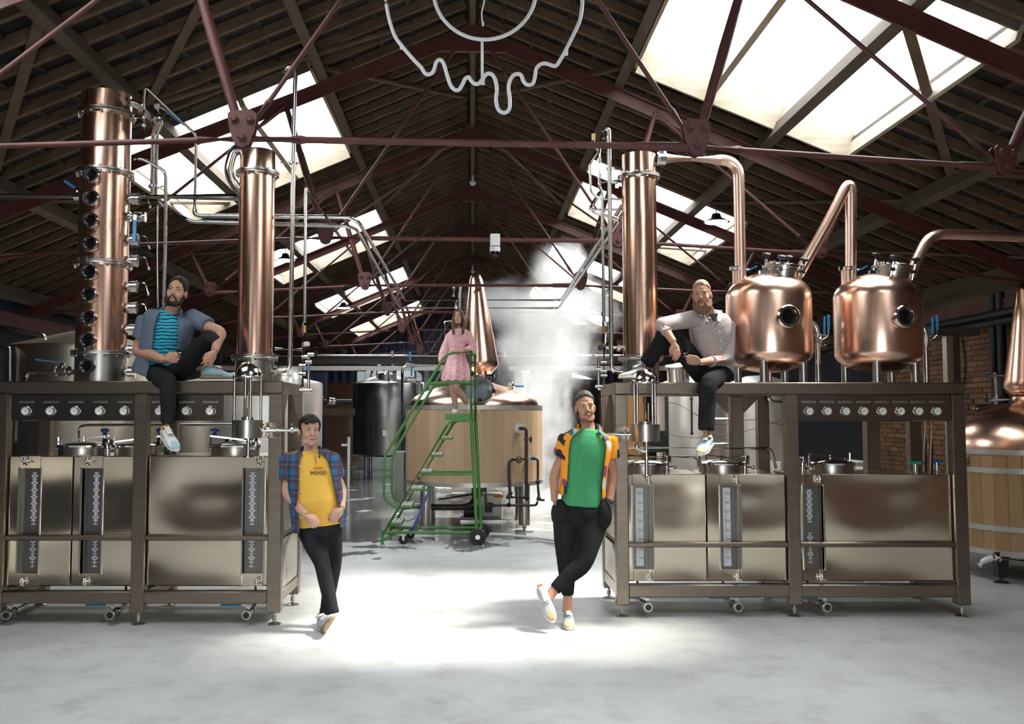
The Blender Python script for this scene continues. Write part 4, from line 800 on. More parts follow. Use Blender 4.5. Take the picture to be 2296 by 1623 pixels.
obj('neck_flange', MB().lathe([(.17, -.02), (.225, -.02), (.225, .025), (.17, .025)], HX, hax, 40, 0, True), 'polished', t)
pr = [(.155, 0), (.165, .02), (.20, .07), (.262, .125), (.287, .165), (.292, .20), (.285, .25), (.235, .62), (.185, .98), (.14, 1.30), (.118, 1.46), (.10, 1.55), (.07, 1.615), (.035, 1.65), (0, 1.665)]
obj('copper_head', MB().lathe(pr, HX, hax, 64), 'copper', t, 60)
# open manway towards the camera
o = Vector((0.04,13.28,2.022)); ax = Vector((.04, -.72, .62)).normalized()
obj('manway', MB().lathe([(.20, -.22), (.235, -.12), (.25, -.01), (.272, 0), (.272, .018), (.235, .018), (.225, -.01), (.205, -.12), (.16, -.2), (0, -.21), (0, -.23)], o + ax * .12, ax, 40), 'steel', t)
s_, u_, _ = frame_of(ax)
obj('manway_glass', MB().cyl(o + ax * .06, o + ax * .065, .222, n=36), M('patina', (0.22, 0.27, 0.27), .3, .4, var=(0.10, 0.12, 0.12), vscale=(9, 9, 4)), t)
for k in range(6):
    a = math.radians(20 + 60 * k); p = o + ax * .12 + (s_ * math.cos(a) + u_ * math.sin(a)) * .268; obj('clamp_bolt', MB().cyl(p - ax * .05, p + ax * .05, .009, n=8), 'polished', t); obj('clamp_knob', MB().lathe([(0, .04), (.02, .04), (.035, .06), (.035, .085), (.02, .1), (0, .1)], p, ax, 7), 'black', t)
for px_, nm in ((-.72, 'leg'), (.75, 'leg')):
    p = Vector((SX + px_, SY - .72, 0)); obj('leg', MB().cyl(p + Vector((0, 0, .09)), p + Vector((0, 0, zw0)), .083, n=28), 'steel', t); obj('levelling_foot', MB().cyl(p, p + Vector((0, 0, .01)), .14, n=28).cyl(p, p + Vector((0, 0, .1)), .02, n=10).cyl(p + Vector((0, 0, .04)), p + Vector((0, 0, .075)), .036, n=6), 'steel', t)
    p = Vector((SX + px_, SY + .72, 0)); obj('leg', MB().cyl(p, p + Vector((0, 0, zw0)), .083, n=20), 'steel', t)
obj('sump', MB().lathe([(0, .52), (.10, .52), (.16, .60), (.75, .69), (.75, .70), (0, .70)], (SX + .1, SY, 0), (0, 0, 1), 36), 'dark_steel', t)
obj('maker_plate', MB().box((0.052,13.06,1.776), (.085, .008, .045), None, 0, .004), 'brass', t); obj('plate_print', MB().box((0.052,13.054,1.776), (.06, .003, .022)).box((0.026,13.05,1.788), (.012, .003, .03)), 'ink', t)
obj('stave_plug', MB().cyl((-0.813,13.4,0.786), (-0.8,13.2,0.8), .02, n=14), 'black', t)
# black iron pipework on its front
m = MB(); BY = 13.1
m.tube([(0.703,13.3,1.531), (0.7,13.12,1.534), (0.784,13.1,1.528), (0.78,13.1,0.497)], .026, 12, .06); m.tube([(0.782,13.1,1.086), (0.535,13.1,1.073), (0.528,13.1,0.885), (0.546,13.1,0.548)], .024, 12, .06)
m.tube([(0.546,13.1,0.594), (0.526,13.1,0.394)], .02, 10); m.tube([(0.507,13.1,0.535), (0.806,13.1,0.523)], .026, 12); m.tube([(0.78,13.1,0.51), (0.793,13.1,0.484)], .034, 10)
m.tube([(0.88,13.4,1.078), (0.87,13.15,1.09), (0.953,13.12,1.085), (0.952,13.12,0.689), (0.97,13.12,0.488), (1.048,13.12,0.488)], .018, 10, .05); m.tube([(0.95,13.2,0.5), (0.943,13.2,0.403), (0.197,13.2,0.403), (0.184,13.2,0.67)], .018, 10, .05)
for q in ((0.782,13.1,1.086), (0.546,13.1,0.594), (0.52,13.1,0.535), (0.952,13.12,0.754), (0.964,13.12,0.508), (0.288,13.2,0.403), (0.53,13.2,0.409)): m.ell(q, .036, None, 10)
pw = obj('iron_pipework', m, 'black_iron', t)
for q, r_ in (((0.696,13.3,1.531), .075), ((0.874,13.4,1.078), .065)): obj('pipe_flange', MB().cyl(q, Vector(q) - Vector((0, .04, 0)), r_, n=22), 'white_paint', t)
for q, ax_ in (((0.849,13.1,1.372), (1, -.3, 0)), ((0.675,13.05,1.075), (.2, -1, 0))):
    q = Vector(q); a_ = Vector(ax_).normalized(); obj('valve_body', MB().cyl(q - a_ * .07, q, .022, n=10).ell(q - a_ * .075, .035, None, 10), 'brass', t); w = MB().torus(q, a_, .042, .009, 20, 8); s_, u_, _ = frame_of(a_)
    for k in range(3): d_ = s_ * math.cos(k * 2.1) + u_ * math.sin(k * 2.1); w.cyl(q - d_ * .04, q + d_ * .04, .006, n=6)
    obj('hand_wheel', w, 'black_iron', t)
# drain piping under the still
m = MB().tube([(-1.046,13.6,0.336), (-0.574,13.6,0.336), (-0.068,13.6,0.336), (0.041,13.8,0.431), (0.042,14,0.585)], .045, 14, .14); m.cyl((0.07,14,0.605), (0.07,14,0.467), .09, n=16); obj('drain_line', m, 'black_iron', t)
obj('tie_bar', MB().cyl((-0.538,13.9,0.421), (0,13.9,0.504), .012, n=8), 'black_iron', t)
# fittings on the copper dome
m = MB().cyl((0.598,13.9,2.077), (0.598,13.9,2.23), .03, n=12).ell((0.598,13.9,2.202), .05, None, 10).cyl((0.556,13.9,2.174), (0.681,13.9,2.174), .018, n=8); obj('dome_valve', m, 'polished', t); obj('valve_lever', MB().box((0.725,13.8,2.171), (.13, .03, .028), None, 0, .005), 'blue_grip', t)
# riser behind the woman that feeds the still
tag(obj('steel_pipe', MB().tube([(-0.316,14.6,3.673), (-0.309,14.6,3.858), (-0.206,14.6,3.858), (-0.22,14.6,3.474), (-0.219,14.6,2.094)], .022, 12, .07).tube([(-0.277,14.5,3.462), (-0.277,14.5,3.608)], .03, 10).tube([(-0.461,14.4,2.089), (-0.463,14.4,3.246), (-0.275,14.4,3.261)], .016, 10, .05), 'pipe_steel'), 'hooked stainless riser right behind the head of the woman in pink', 'pipe')
# ---------------------------------------------------------------- green mobile steps
G = 'green_paint'
t = thing('mobile_steps', (-.55, 12.3, 0), 'green wheeled warehouse steps with handrails in front of the oak still', 'steps')
for yy, nm in ((12.06, 0), (12.58, 1)):
    dx = .06 if nm else 0; o = Vector((dx, yy - 12.06, 0)); q = lambda p: Vector(p) + o
    obj('stringer', MB().tube([q((-1.20, 12.06, .14)), q((-.33, 12.06, 1.62)), q((-.26, 12.06, 1.655)), q((-.02, 12.06, 1.66))], .021, 10, .06), G, t)
    obj('guard_post', MB().tube([q((-.03, 12.06, 2.60)), q((-.02, 12.06, 1.66)), q((.055, 12.06, .15))], .024, 10), G, t)
    obj('base_rail', MB().cyl(q((-1.21, 12.06, .155)), q((.06, 12.06, .155)), .021, n=10), G, t)
    obj('foot_peg', MB().cyl(q((-1.21, 12.06, .19)), q((-1.21, 12.06, 0)), .018, n=10).cyl(q((-1.21, 12.06, .0)), q((-1.21, 12.06, .008)), .035, n=14).cyl(q((-1.0, 12.06, .155)), q((-1.2, 12.06, .05)), .014, n=8), G, t)
    obj('brace_rail', MB().cyl(q((-.66, 12.06, .93)), q((.02, 12.06, .93)), .014, n=8), G, t)
    obj('handrail', MB().tube([q((-.03, 12.06, 2.585)), q((-.36, 12.06, 2.56)), q((-1.195, 12.06, 1.16)), q((-1.195, 12.06, .60)), q((-.98, 12.06, .46))], .019, 10, .10), G, t)
    obj('mid_rail', MB().cyl(q((-.60, 12.06, 2.15)), q((-.03, 12.06, 2.17)), .020, n=10), G, t)
    w = q((.065, 12.0 if not nm else 12.1, .105)); obj('wheel', MB().lathe([(.03, -.025), (.105, -.025), (.112, -.012), (.112, .012), (.105, .025), (.03, .025)], w, (0, 1, 0), 32, 0, True), 'rubber', t); obj('wheel_hub', MB().cyl(w - Vector((0, .035, 0)), w + Vector((0, .03, 0)), .033, n=16), 'polished', t)
    c = q((-.93, 12.08, .06)); obj('caster', MB().lathe([(.015, -.018), (.058, -.018), (.062, 0), (.058, .018), (.015, .018)], c, (.3, 1, 0), 24, 0, True), 'rubber', t); obj('caster_fork', MB().box(c + Vector((.0, -.025, .045)), (.035, .006, .11)).box(c + Vector((0, .025, .045)), (.035, .006, .11)).box(c + Vector((0, 0, .1)), (.06, .06, .008)), 'polished', t)
obj('platform', MB().bb(-.375, 0.0, 12.06, 12.66, 1.665, 1.745, 0, .008), G, t); obj('platform_back_rail', MB().cyl((-.03, 12.06, 2.585), (.03, 12.58, 2.585), .019, n=10), G, t)
for k in range(6):
    f = k / 6.; x = -1.10 + .83 * f + .02; z = .29 + 1.37 * f - .0; x = -1.20 + (z - .14) / 1.48 * .87
    obj('tread', MB().bb(x - .02, x + .16, 12.07, 12.64, z - .04, z - .012, 0, .004), G, t)
    m = MB()
    for j in range(5): m.bb(x - .015 + j * .035, x + .008 + j * .035, 12.09, 12.62, z - .012, z + .002)
    obj('tread_grip', m, 'white_paint', t)
obj('base_bar', MB().cyl((-.80, 12.06, .155), (-.75, 12.58, .155), .018, n=8).cyl((.05, 12.06, .155), (.11, 12.58, .155), .018, n=8), G, t)
obj('foot_lever', MB().cyl((-0.739,12.1,0.722), (-0.523,12.1,0.722), .016, n=10), G, t); obj('lock_strut', MB().box((Vector((-0.588,12.2,0.702)) + Vector((-0.816,12.2,0.174))) / 2, (.035, .02, .60), Matrix.Rotation(.40, 3, 'Y')), 'blue_dark', t)
for x, y in ((-1.05, .0), (-.72, .0), (-.35, 0)): obj('rubber_sleeve', MB().cyl((x, 12.58, .155), (x + .09, 12.58, .155), .026, n=12), 'grey_box', t)
# white bucket and hose near the steps
t = thing('bucket', (-.95, 13.3, 0), 'white plastic bucket standing behind the green steps', 'bucket'); obj('pail', MB().lathe([(0, 0), (.11, 0), (.135, .3), (.142, .3), (.142, .32), (.128, .32), (.105, .01), (0, .01)], (-.95, 13.3, 0), (0, 0, 1), 28), 'white_plastic', t); obj('bucket_handle', MB().tube([(-.82, 13.3, .3), (-.85, 13.2, .22), (-.95, 13.16, .18), (-1.05, 13.2, .22), (-1.08, 13.3, .3)], .006, 8), 'polished', t)
tag(obj('hose', MB().tube(sm([(.1, 12.9, .03), (.5, 12.75, .03), (.95, 12.4, .03), (1.35, 12.1, .03), (1.9, 11.9, .03)]), .022, 10), 'white_plastic'), 'white hose lying on the floor in front of the oak still', 'hose')
# ---------------------------------------------------------------- second oak vat by the brick wall
VX, VY, VR = 6.08, 9.75, .80
t = thing('oak_still', (VX, VY, 0), 'oak-clad copper still at the picture edge by the brick wall', 'still'); z0, z1 = .30, 1.33
obj('inner_wall', MB().cyl((VX, VY, z0 + .02), (VX, VY, z1), VR - .05, n=40), 'black', t); st0 = None; n_ = 38
for k in range(n_):
    a = 2 * math.pi * k / n_; zz = (z0 + z1) / 2
    if st0 is None: st0 = obj('stave', MB().box((VX, VY, zz), (.05, 2 * math.pi * VR / n_ - .003, z1 - z0), None, 0, .004), 'oak_b', t, 20, (VX, VY, zz)); st0.location = Vector((VX + (VR - .025) * math.cos(a), VY + (VR - .025) * math.sin(a), zz)) - wl(t); st0.rotation_euler = (0, 0, a)
    else: inst(st0, (VX + (VR - .025) * math.cos(a), VY + (VR - .025) * math.sin(a), zz), t, (0, 0, a))
for z in (z0 - .02, .53, 1.125, 1.315): obj('steel_band', MB().ringrect((VX, VY, z), (0, 0, 1), VR - .06, VR + .008, .055, 56), 'band_steel', t)
obj('dome', MB().lathe([(VR - .01, 1.37), (VR - .015, 1.42), (VR - .07, 1.55), (VR - .17, 1.66), (VR - .32, 1.76), (VR - .50, 1.82), (.20, 1.86), (.17, 1.93)], (VX, VY, 0), (0, 0, 1), 64), 'copper_pot', t, 60)
obj('copper_head', MB().lathe([(.15, 1.93), (.20, 1.96), (.245, 2.02), (.25, 2.06), (.235, 2.12), (.14, 2.75), (.09, 3.1), (.05, 3.18), (0, 3.2)], (VX, VY, 0), (0, 0, 1), 48), 'copper', t, 60)
for dx, dy in ((-.62, -.42), (-.55, .5), (.3, -.65), (.5, .5)):
    p = Vector((VX + dx, VY + dy, 0)); obj('leg', MB().prism([p + Vector((-.05, -.05, .06)), p + Vector((.03, -.05, .06)), p + Vector((.07, -.05, z0 + .02)), p + Vector((-.07, -.05, z0 + .02))], (0, .1, 0)), 'black', t); obj('levelling_foot', MB().cyl(p, p + Vector((0, 0, .07)), .018, n=8).cyl(p, p + Vector((0, 0, .01)), .07, n=18), 'black_iron', t)
obj('hose_stub', MB().tube([(5.221,9.3,0.179), (5.288,9.3,0.243), (5.389,9.3,0.261)], .03, 12, .06).tube([(5.389,9.3,0.261), (5.838,9.3,0.206)], .027, 12), 'white_plastic', t); obj('hose_clamp', MB().cyl((5.343,9.3,0.261), (5.362,9.3,0.261), .045, n=12).cyl((5.412,9.3,0.257), (5.43,9.3,0.252), .045, n=12), 'polished', t)
obj('side_port', MB().cyl((5.265,9.6,1.253), (5.313,9.6,1.253), .05, n=16).cyl((5.207,9.6,1.225), (5.283,9.6,1.225), .025, n=10), 'steel', t)
for y_, nm in ((843, 0), (898, 1)): pass
for q, qe, lb in (((6.468,11.2,2.222), (6.329,10.2,2.178), 'upper'), ((6.457,11.2,1.914), (6.473,10.2,1.913), 'lower')):
    v = thing('wall_valve', q, lb + ' blue-handled valve pipe by the brick wall above the vat', 'valve', 'blue valves on the brick wall'); q = Vector(q); obj('lever_grip', MB().box(q, (.09, .05, .035), None, 0, .006), 'blue_grip', v); obj('pipe', MB().cyl(q, qe, .016, n=10).cyl(q + Vector((.09, 0, 0)), q + Vector((.16, 0, 0)), .04, n=12), 'pipe_steel', v)
tag(obj('steel_pipe', MB().tube([(6.516,11.1,2.218), (6.51,11.1,1.73)], .03, 12).tube([(6.194,11,1.757), (6.218,11,1.807), (6.537,11,1.818), (6.99, 11.05, 1.8)], .05, 14, .08), 'steel'), 'thick steel elbow and drop pipe above the oak vat by the brick wall', 'pipe')
# black pipes on the brick wall
for k in (0, 1):
    tag(obj('black_pipe', MB().cyl((6.80, 9.5, 3.05 - .11 * k), (6.80, 17.0, 3.02 - .11 * k), .05, n=14), 'black'), ('upper' if k == 0 else 'lower') + ' black pipe running along the brick wall', 'pipe')
    tag(obj('black_pipe', MB().cyl((6.84, 11.50 + .17 * k, 1.45), (6.84, 11.50 + .17 * k, 3.32), .055, n=14), 'black'), ('nearer' if k == 0 else 'farther') + ' of two upright dark pipes against the brick wall', 'pipe')
tag(obj('black_cable', MB().tube(sm([(6.97, 12.7, 2.95), (6.97, 12.6, 2.4), (6.97, 12.75, 2.0), (6.97, 12.95, 1.5), (6.97, 13.3, .02)]), .012, 8), 'black'), 'black cable hanging down the brick wall', 'cable')
t = thing('door_post', (5.75, 10.75, 0), 'steel and dark upright posts with a lintel beyond the last pot', 'post'); obj('pale_post', MB().bb(5.70, 5.78, 10.7, 10.8, 0, 2.68), 'steel', t); obj('dark_post', MB().bb(5.78, 5.86, 10.7, 10.83, 0, 2.68), 'black_iron', t); obj('lintel', MB().bb(5.53, 6.08, 10.65, 10.85, 2.68, 2.77), 'black_iron', t)
# ---------------------------------------------------------------- tanks behind
def bg_tank(name, x, y, r, z0, z1, cone, mat, label, group, legs=True, hatch=True, dx=0):
    t = thing(name, (x, y, 0), label, 'tank', group); obj('shell', MB().lathe([(r - .06, z0), (r, z0 + .05), (r, z1 - .03), (r - .01, z1)], (x, y, 0), (0, 0, 1), 56), mat, t, 50); obj('cone_top', MB().lathe([(r - .005, z1), (r * .93, z1 + cone * .12), (.16, z1 + cone), (0, z1 + cone + .01)], (x, y, 0), (0, 0, 1), 56), mat, t)
    if legs:
        for k in range(4): a = math.radians(45 + 90 * k); p = Vector((x + .78 * r * math.cos(a), y + .78 * r * math.sin(a), 0)); obj('leg', MB().cyl(p, p + Vector((0, 0, z0 + .06)), .055, n=16), mat, t)
    if hatch:
        hx, hy, hz = x + dx, y - r * .45, z1 + cone * .55; h = obj('hatch_collar', MB().cyl((hx, hy, hz - .1), (hx, hy, hz + .09), .24, n=28), 'steel', t); obj('hatch_lid', MB().lathe([(.255, .09), (.25, .12), (.12, .16), (0, .17)], (hx, hy, hz), (0, 0, 1), 28), 'polished', t)
        m = MB()
        for k in range(4): a = math.radians(20 + 90 * k); p = Vector((hx + .27 * math.cos(a), hy + .27 * math.sin(a), hz)); m.cyl(p, p + Vector((0, 0, .2)), .018, n=8).cyl(p + Vector((0, 0, .2)), p + Vector((0, 0, .22)), .05, n=8)
        obj('lid_clamp', m, 'polished', t)
    return t
t = bg_tank('steel_tank', -2.33, 24.5, .96, .62, 2.58, .26, 'dark_steel', 'dark steel tank on legs behind the green steps', 'steel fermenting tanks'); obj('label_card', MB().box((-2.32,23.5,1.25), (.1, .01, .15)), 'white_plastic', t); obj('top_pipe', MB().cyl((-2.2, 24.3, 2.8), (-2.2, 24.3, 3.1), .12, n=18).tube([(-2.75, 24, 2.75), (-2.7, 24, 2.95), (-1.55, 24, 2.97), (-1.5, 24, 1.9)], .03, 8, .08), 'pipe_steel', t)
t = bg_tank('steel_tank', 2.42, 24.0, .96, .62, 2.65, .24, 'dark_steel', 'steel tank half veiled by the steam', 'steel fermenting tanks', dx=-.05)
bg_tank('steel_tank', -1.42, 26.7, .78, .6, 2.45, .25, 'bright_steel', 'pale steel tank glimpsed between the dark tank and the oak still', 'steel fermenting tanks', True, False)
for x, y, lb in ((-2.65, 29.0, 'white plastic tank peeking over the dark steel tank'), (2.3, 28.0, 'white plastic tank peeking over the steamed tank')):
    t = thing('plastic_tank', (x, y, 0), lb, 'tank', 'white plastic tanks'); obj('shell', MB().lathe([(.98, 0), (1.0, .05), (1.0, 3.0), (.95, 3.08), (.7, 3.2), (.3, 3.26), (0, 3.27)], (x, y, 0), (0, 0, 1), 40), 'white_plastic', t, 50); obj('shoulder_block', MB().bb(x - 1.02, x - .8, y - .8, y - .4, 2.7, 3.1, 0, .03).bb(x + .5, x + .9, y - .9, y - .5, 2.9, 3.12, 0, .03), 'white_plastic', t); obj('vent_pipe', MB().cyl((x - .4, y, 3.2), (x - .4, y, 3.5), .06, n=12), 'white_plastic', t)
bg_tank('beige_tank', -4.86, 11.2, .92, .3, 2.56, .22, 'beige_steel', 'large beige steel tank behind the porthole column', 'large tanks behind the stands', True, False)
t = bg_tank('beige_tank', -2.95, 12.0, .92, .2, 2.16, .16, 'bright_steel', 'pale steel tank behind the grey-shirted sitter', 'large tanks behind the stands', True, False); obj('top_cap', MB().cyl((-2.95, 12.0, 2.3), (-2.95, 12.0, 2.4), .2, n=20), 'steel', t)
bg_tank('small_tank', -1.98, 9.55, .17, .9, 2.14, .10, 'bright_steel', 'small domed steel vessel just behind the corner of the porthole stand', 'large tanks behind the stands', True, False)
t = bg_tank('pale_tank', 2.86, 11.6, .47, .2, 2.12, .12, 'bright_steel', 'pale steel tank right behind the hanging leg of the bearded sitter', 'large tanks behind the stands', True, False); 
obj('level_rod', MB().cyl((2.72, 11.1, 1.5), (2.72, 11.1, 2.12), .012, n=8).ell((2.72, 11.1, 1.5), .02).ell((2.72, 11.1, 1.93), .02), 'black_iron', t); obj('manway_neck', MB().cyl((2.62, 11.35, 2.15), (2.60, 11.30, 2.34), .14, n=24).lathe([(.16, 0), (.16, .03), (0, .06)], (2.6, 11.3, 2.33), (-.1, -.2, 1), 24), 'polished', t)
t = bg_tank('pale_tank', 3.78, 11.8, .47, .2, 2.12, .12, 'bright_steel', 'pale steel tank behind the gusseted back post', 'large tanks behind the stands', True, False); obj('level_rod', MB().cyl((3.93, 11.3, 1.45), (3.93, 11.3, 2.1), .012, n=8).ell((3.93, 11.3, 1.6), .02), 'black_iron', t)
t = thing('step_ladder', (3.0, 10.5, 0), 'aluminium ladder leaning behind the hanging leg', 'ladder'); la, lb_ = (Vector((2.62, 10.3, 0)), Vector((2.86, 10.8, 2.1))), (Vector((2.92, 10.3, 0)), Vector((3.16, 10.8, 2.1)))
for a, b in (la, lb_): obj('rail', MB().tube([a, b], .022, 8), 'polished', t)
for k in range(7): f = .1 + k * .14; obj('rung', MB().cyl(la[0].lerp(la[1], f), lb_[0].lerp(lb_[1], f), .017, n=8), 'polished', t)
t = thing('control_board', (1.95, 10.4, 0), 'brown board with a black box behind the spirit safe by the steam', 'board'); obj('board', MB().bb(1.80, 1.98, 10.4, 10.44, .9, 1.95), 'ply', t); obj('switch_box', MB().bb(2.0, 2.25, 10.3, 10.42, 1.30, 1.55, 0, .01), 'black', t); obj('stand', MB().bb(1.98, 2.02, 10.4, 10.44, 0, 2.0).bb(2.24, 2.28, 10.4, 10.44, 0, 2.0), 'black_iron', t)
# white crate behind the eight gauges
t = thing('white_basket', (3.4, 9.2, 0), 'white wire-sided crate behind the wide hatch tank', 'crate'); obj('tray', MB().bb(3.05, 4.0, 8.9, 9.5, .95, 1.0), 'white_plastic', t); obj('rim', MB().bb(3.05, 4.0, 8.88, 8.9, 1.22, 1.26).bb(3.05, 3.08, 8.88, 9.5, .95, 1.26).bb(3.97, 4.0, 8.88, 9.5, .95, 1.26), 'white_plastic', t); obj('stand', MB().bb(3.1, 3.14, 8.95, 9.0, 0, .95).bb(3.9, 3.94, 8.95, 9.0, 0, .95).bb(3.1, 3.14, 9.4, 9.45, 0, .95).bb(3.9, 3.94, 9.4, 9.45, 0, .95), 'white_plastic', t)
for k in range(12): obj('wire', MB().cyl((3.1 + k * .077, 8.89, .98), (3.1 + k * .077, 8.89, 1.24), .005, n=6), 'white_plastic', t)
# ---------------------------------------------------------------- far services
t = thing('service_gantry', (0, 22.3, 0), 'long dark cable tray and pale channel spanning the hall behind the stills', 'gantry')
obj('cable_tray', MB().bb(-6.8, 6.8, 22.2, 22.4, 3.0, 3.18), 'black_iron', t); obj('top_pipe', MB().cyl((-6.8, 22.15, 3.2), (6.8, 22.15, 3.2), .03, n=10), 'pipe_steel', t); [obj('pale_channel', MB().bb(xa, xb, 21.9, 22.0, 2.82, 2.93), 'white_paint', t) for xa, xb in ((-6.8, -.55), (.9, 6.8))]
for x in (-5, -1.15, 1.5, 5): obj('post', MB().bb(x - .06, x + .06, 22.2, 22.32, 0, 3.0), 'grey_box', t)
for x in (-3.9, -2, .8, 3.0): obj('hanger', MB().bb(x - .03, x + .03, 22.1, 22.3, 3.15, 3.32), 'polished', t)
t = thing('valve_manifold', (-1.8, 21.0, 0), 'stainless pipe tree with two upright blue levers left of the oak still', 'pipe'); obj('pipe', MB().tube([(-1.609,20.5,0.002), (-1.621,20.5,2.754), (-1.56,20.5,2.857), (-0.616,20.5,2.878)], .035, 10, .1).tube([(-1.62,20.5,2.487), (-0.667,20.5,2.498)], .035, 10), 'pipe_steel', t)
for q in ((-1.43,20.4,2.872), (-1.398,20.4,2.525)): q = Vector(q); obj('valve_body', MB().cyl(q - Vector((.1, 0, 0)), q + Vector((.1, 0, 0)), .065, n=12), 'polished', t); obj('lever_grip', MB().box(q + Vector((0, -.05, .19)), (.045, .03, .2), None, 0, .008), 'blue_grip', t)
t = thing('iron_water_main', (-4.4, 22.8, 0), 'black iron pipe with orange hand wheel above the plaid-shirted man', 'pipe'); obj('pipe', MB().cyl((-4.251,23,2.063), (-3.102,23,2.063), .07, n=12).cyl((-4.208,23,2.361), (-4.205,23,2.063), .05, n=10), 'black_iron', t); obj('hand_wheel', MB().cyl((-3.912,22.9,2.061), (-3.913,22.9,2.164), .05, n=10).torus(Vector((-3.914,22.9,2.187)), (0, 0, 1), .07, .02, 16, 8), 'orange', t); obj('stand', MB().bb(-4.2, -4.1, 23, 23.1, 0, 2.0).bb(-3.2, -3.1, 23, 23.1, 0, 2.0).bb(-4.25, -3.05, 22.95, 23.15, 1.72, 1.9), 'timber', t); obj('fitting', MB().ell((-3.661,22.9,2.073), .11, None, 10).ell((-3.581,22.9,2.073), .1, None, 10), 'polished', t)
t = thing('gas_cylinder', (-3.95, 22.2, 0), 'blue gas cylinder behind the plaid-shirted man', 'cylinder'); obj('bottle', MB().lathe([(0, 0), (.14, 0), (.14, 1.35), (.11, 1.46), (.05, 1.5), (0, 1.5)], (-3.95, 22.2, 0), (0, 0, 1), 24), 'blue_grip', t); obj('neck_valve', MB().cyl((-3.95, 22.2, 1.5), (-3.95, 22.2, 1.6), .03, n=10), 'brass', t)
t = thing('navy_screen', (-4.1, 24.5, 0), 'dark blue panel leaning beside the far brick wall', 'panel'); obj('panel', MB().bb(-4.62, -4.02, 24.5, 24.56, 0.0, 2.9), 'blue_sheet', t); obj('panel_foot', MB().bb(-4.6, -4.04, 24.35, 24.7, 0, .06), 'black_iron', t)
tag(obj('stand_pipe', MB().cyl((-2.98, 21.5, 0), (-2.98, 21.5, 1.2), .035, n=10).cyl((-3.15, 21.5, 1.0), (-2.98, 21.5, 1.0), .03, n=8), 'white_plastic'), 'white plastic stand pipe in front of the dark steel tank', 'pipe')
tag(obj('control_cabinet', MB().bb(-1.23, -1.075, 14.05, 14.5, .38, 1.15, 0, .01), 'grey_box'), 'grey steel cabinet against the side of the oak still', 'cabinet')
t = thing('floor_pump', (.15, 14.6, 0), 'small white and black pump unit on the floor under the oak still', 'pump'); obj('housing', MB().bb(.0, .5, 14.9, 15.2, .03, .42, 0, .03), 'white_plastic', t); obj('motor', MB().cyl((-.15, 14.7, .16), (.15, 14.7, .16), .1, n=18), 'black_iron', t); obj('vent_grille', MB().bb(.2, .32, 14.88, 14.9, .12, .28), 'black', t); obj('orange_strip', MB().bb(.35, .5, 14.88, 14.9, .36, .41), 'orange', t); obj('skid', MB().bb(-.2, .55, 14.55, 15.25, 0, .03), 'steel', t)
# ---------------------------------------------------------------- lamps, camera, detectors
def lamp(x, y, z, label):
    t = thing('pendant_lamp', (x, y, z), label, 'lamp', 'pendant lamps'); zt = AZ - KS * abs(x) + .15; obj('cord', MB().cyl((x, y, z + .1), (x, y, zt), .008, n=6), 'black', t); obj('shade', MB().lathe([(.03, .13), (.06, .12), (.08, .06), (.19, 0), (.2, -.01), (.17, -.005), (.06, .05), (0, .06)], (x, y, z), (0, 0, 1), 28), 'black_iron', t); obj('lens', MB().cyl((x, y, z - .012), (x, y, z + .0), .165, n=28), EM, t)
EM = bpy.data.materials.new('lamp_lens'); EM.use_nodes = True; EM.node_tree.nodes['Principled BSDF'].inputs['Emission Color'].default_value = (1, .96, .9, 1); EM.node_tree.nodes['Principled BSDF'].inputs['Emission Strength'].default_value = 6
MT['lamp_lens'] = EM; EM = 'lamp_lens'
for q, lb in (((3.671,13.3,4.636), 'lit pendant lamp hanging above the bearded sitter'), ((-3.516,16.6,4.63), 'lit pendant lamp behind the slim column of the porthole stand'), ((-3.28,22.5,4.44), 'small pendant lamp under the third skylight of the dark slope'), ((2.795,23,4.094), 'small pendant lamp veiled by the steam')): lamp(*q, lb)
t = thing('dome_camera', (0.252,10,3.67), 'white dome security camera clipped to the second truss rod', 'camera'); c = Vector((0.254,10.06,3.682)); obj('bracket', MB().box(c + Vector((0, 0, .03)), (.11, .12, .14), None, 0, .01), 'white_plastic', t); obj('housing', MB().lathe([(.06, -.05), (.06, -.09), (.055, -.10)], c, (0, 0, 1), 24), 'white_plastic', t); obj('dome_lens', MB().lathe([(.054, -.10), (.05, -.13), (.03, -.155), (0, -.165)], c, (0, 0, 1), 24), 'glass_dark', t)
for y, lb in ((16.6, 'white smoke detector on the ridge above the pointed copper head, nearer one'), (27.0, 'white smoke detector on the ridge, farther one')): tag(obj('smoke_detector', MB().lathe([(0, -.06), (.04, -.055), (.06, -.03), (.065, 0), (0, 0)], (0, y, AZ - .15), (0, 0, 1), 20).cyl((0, y, AZ - .15), (0, y, AZ), .02, n=8), 'white_plastic'), lb, 'detector', 'smoke detectors')
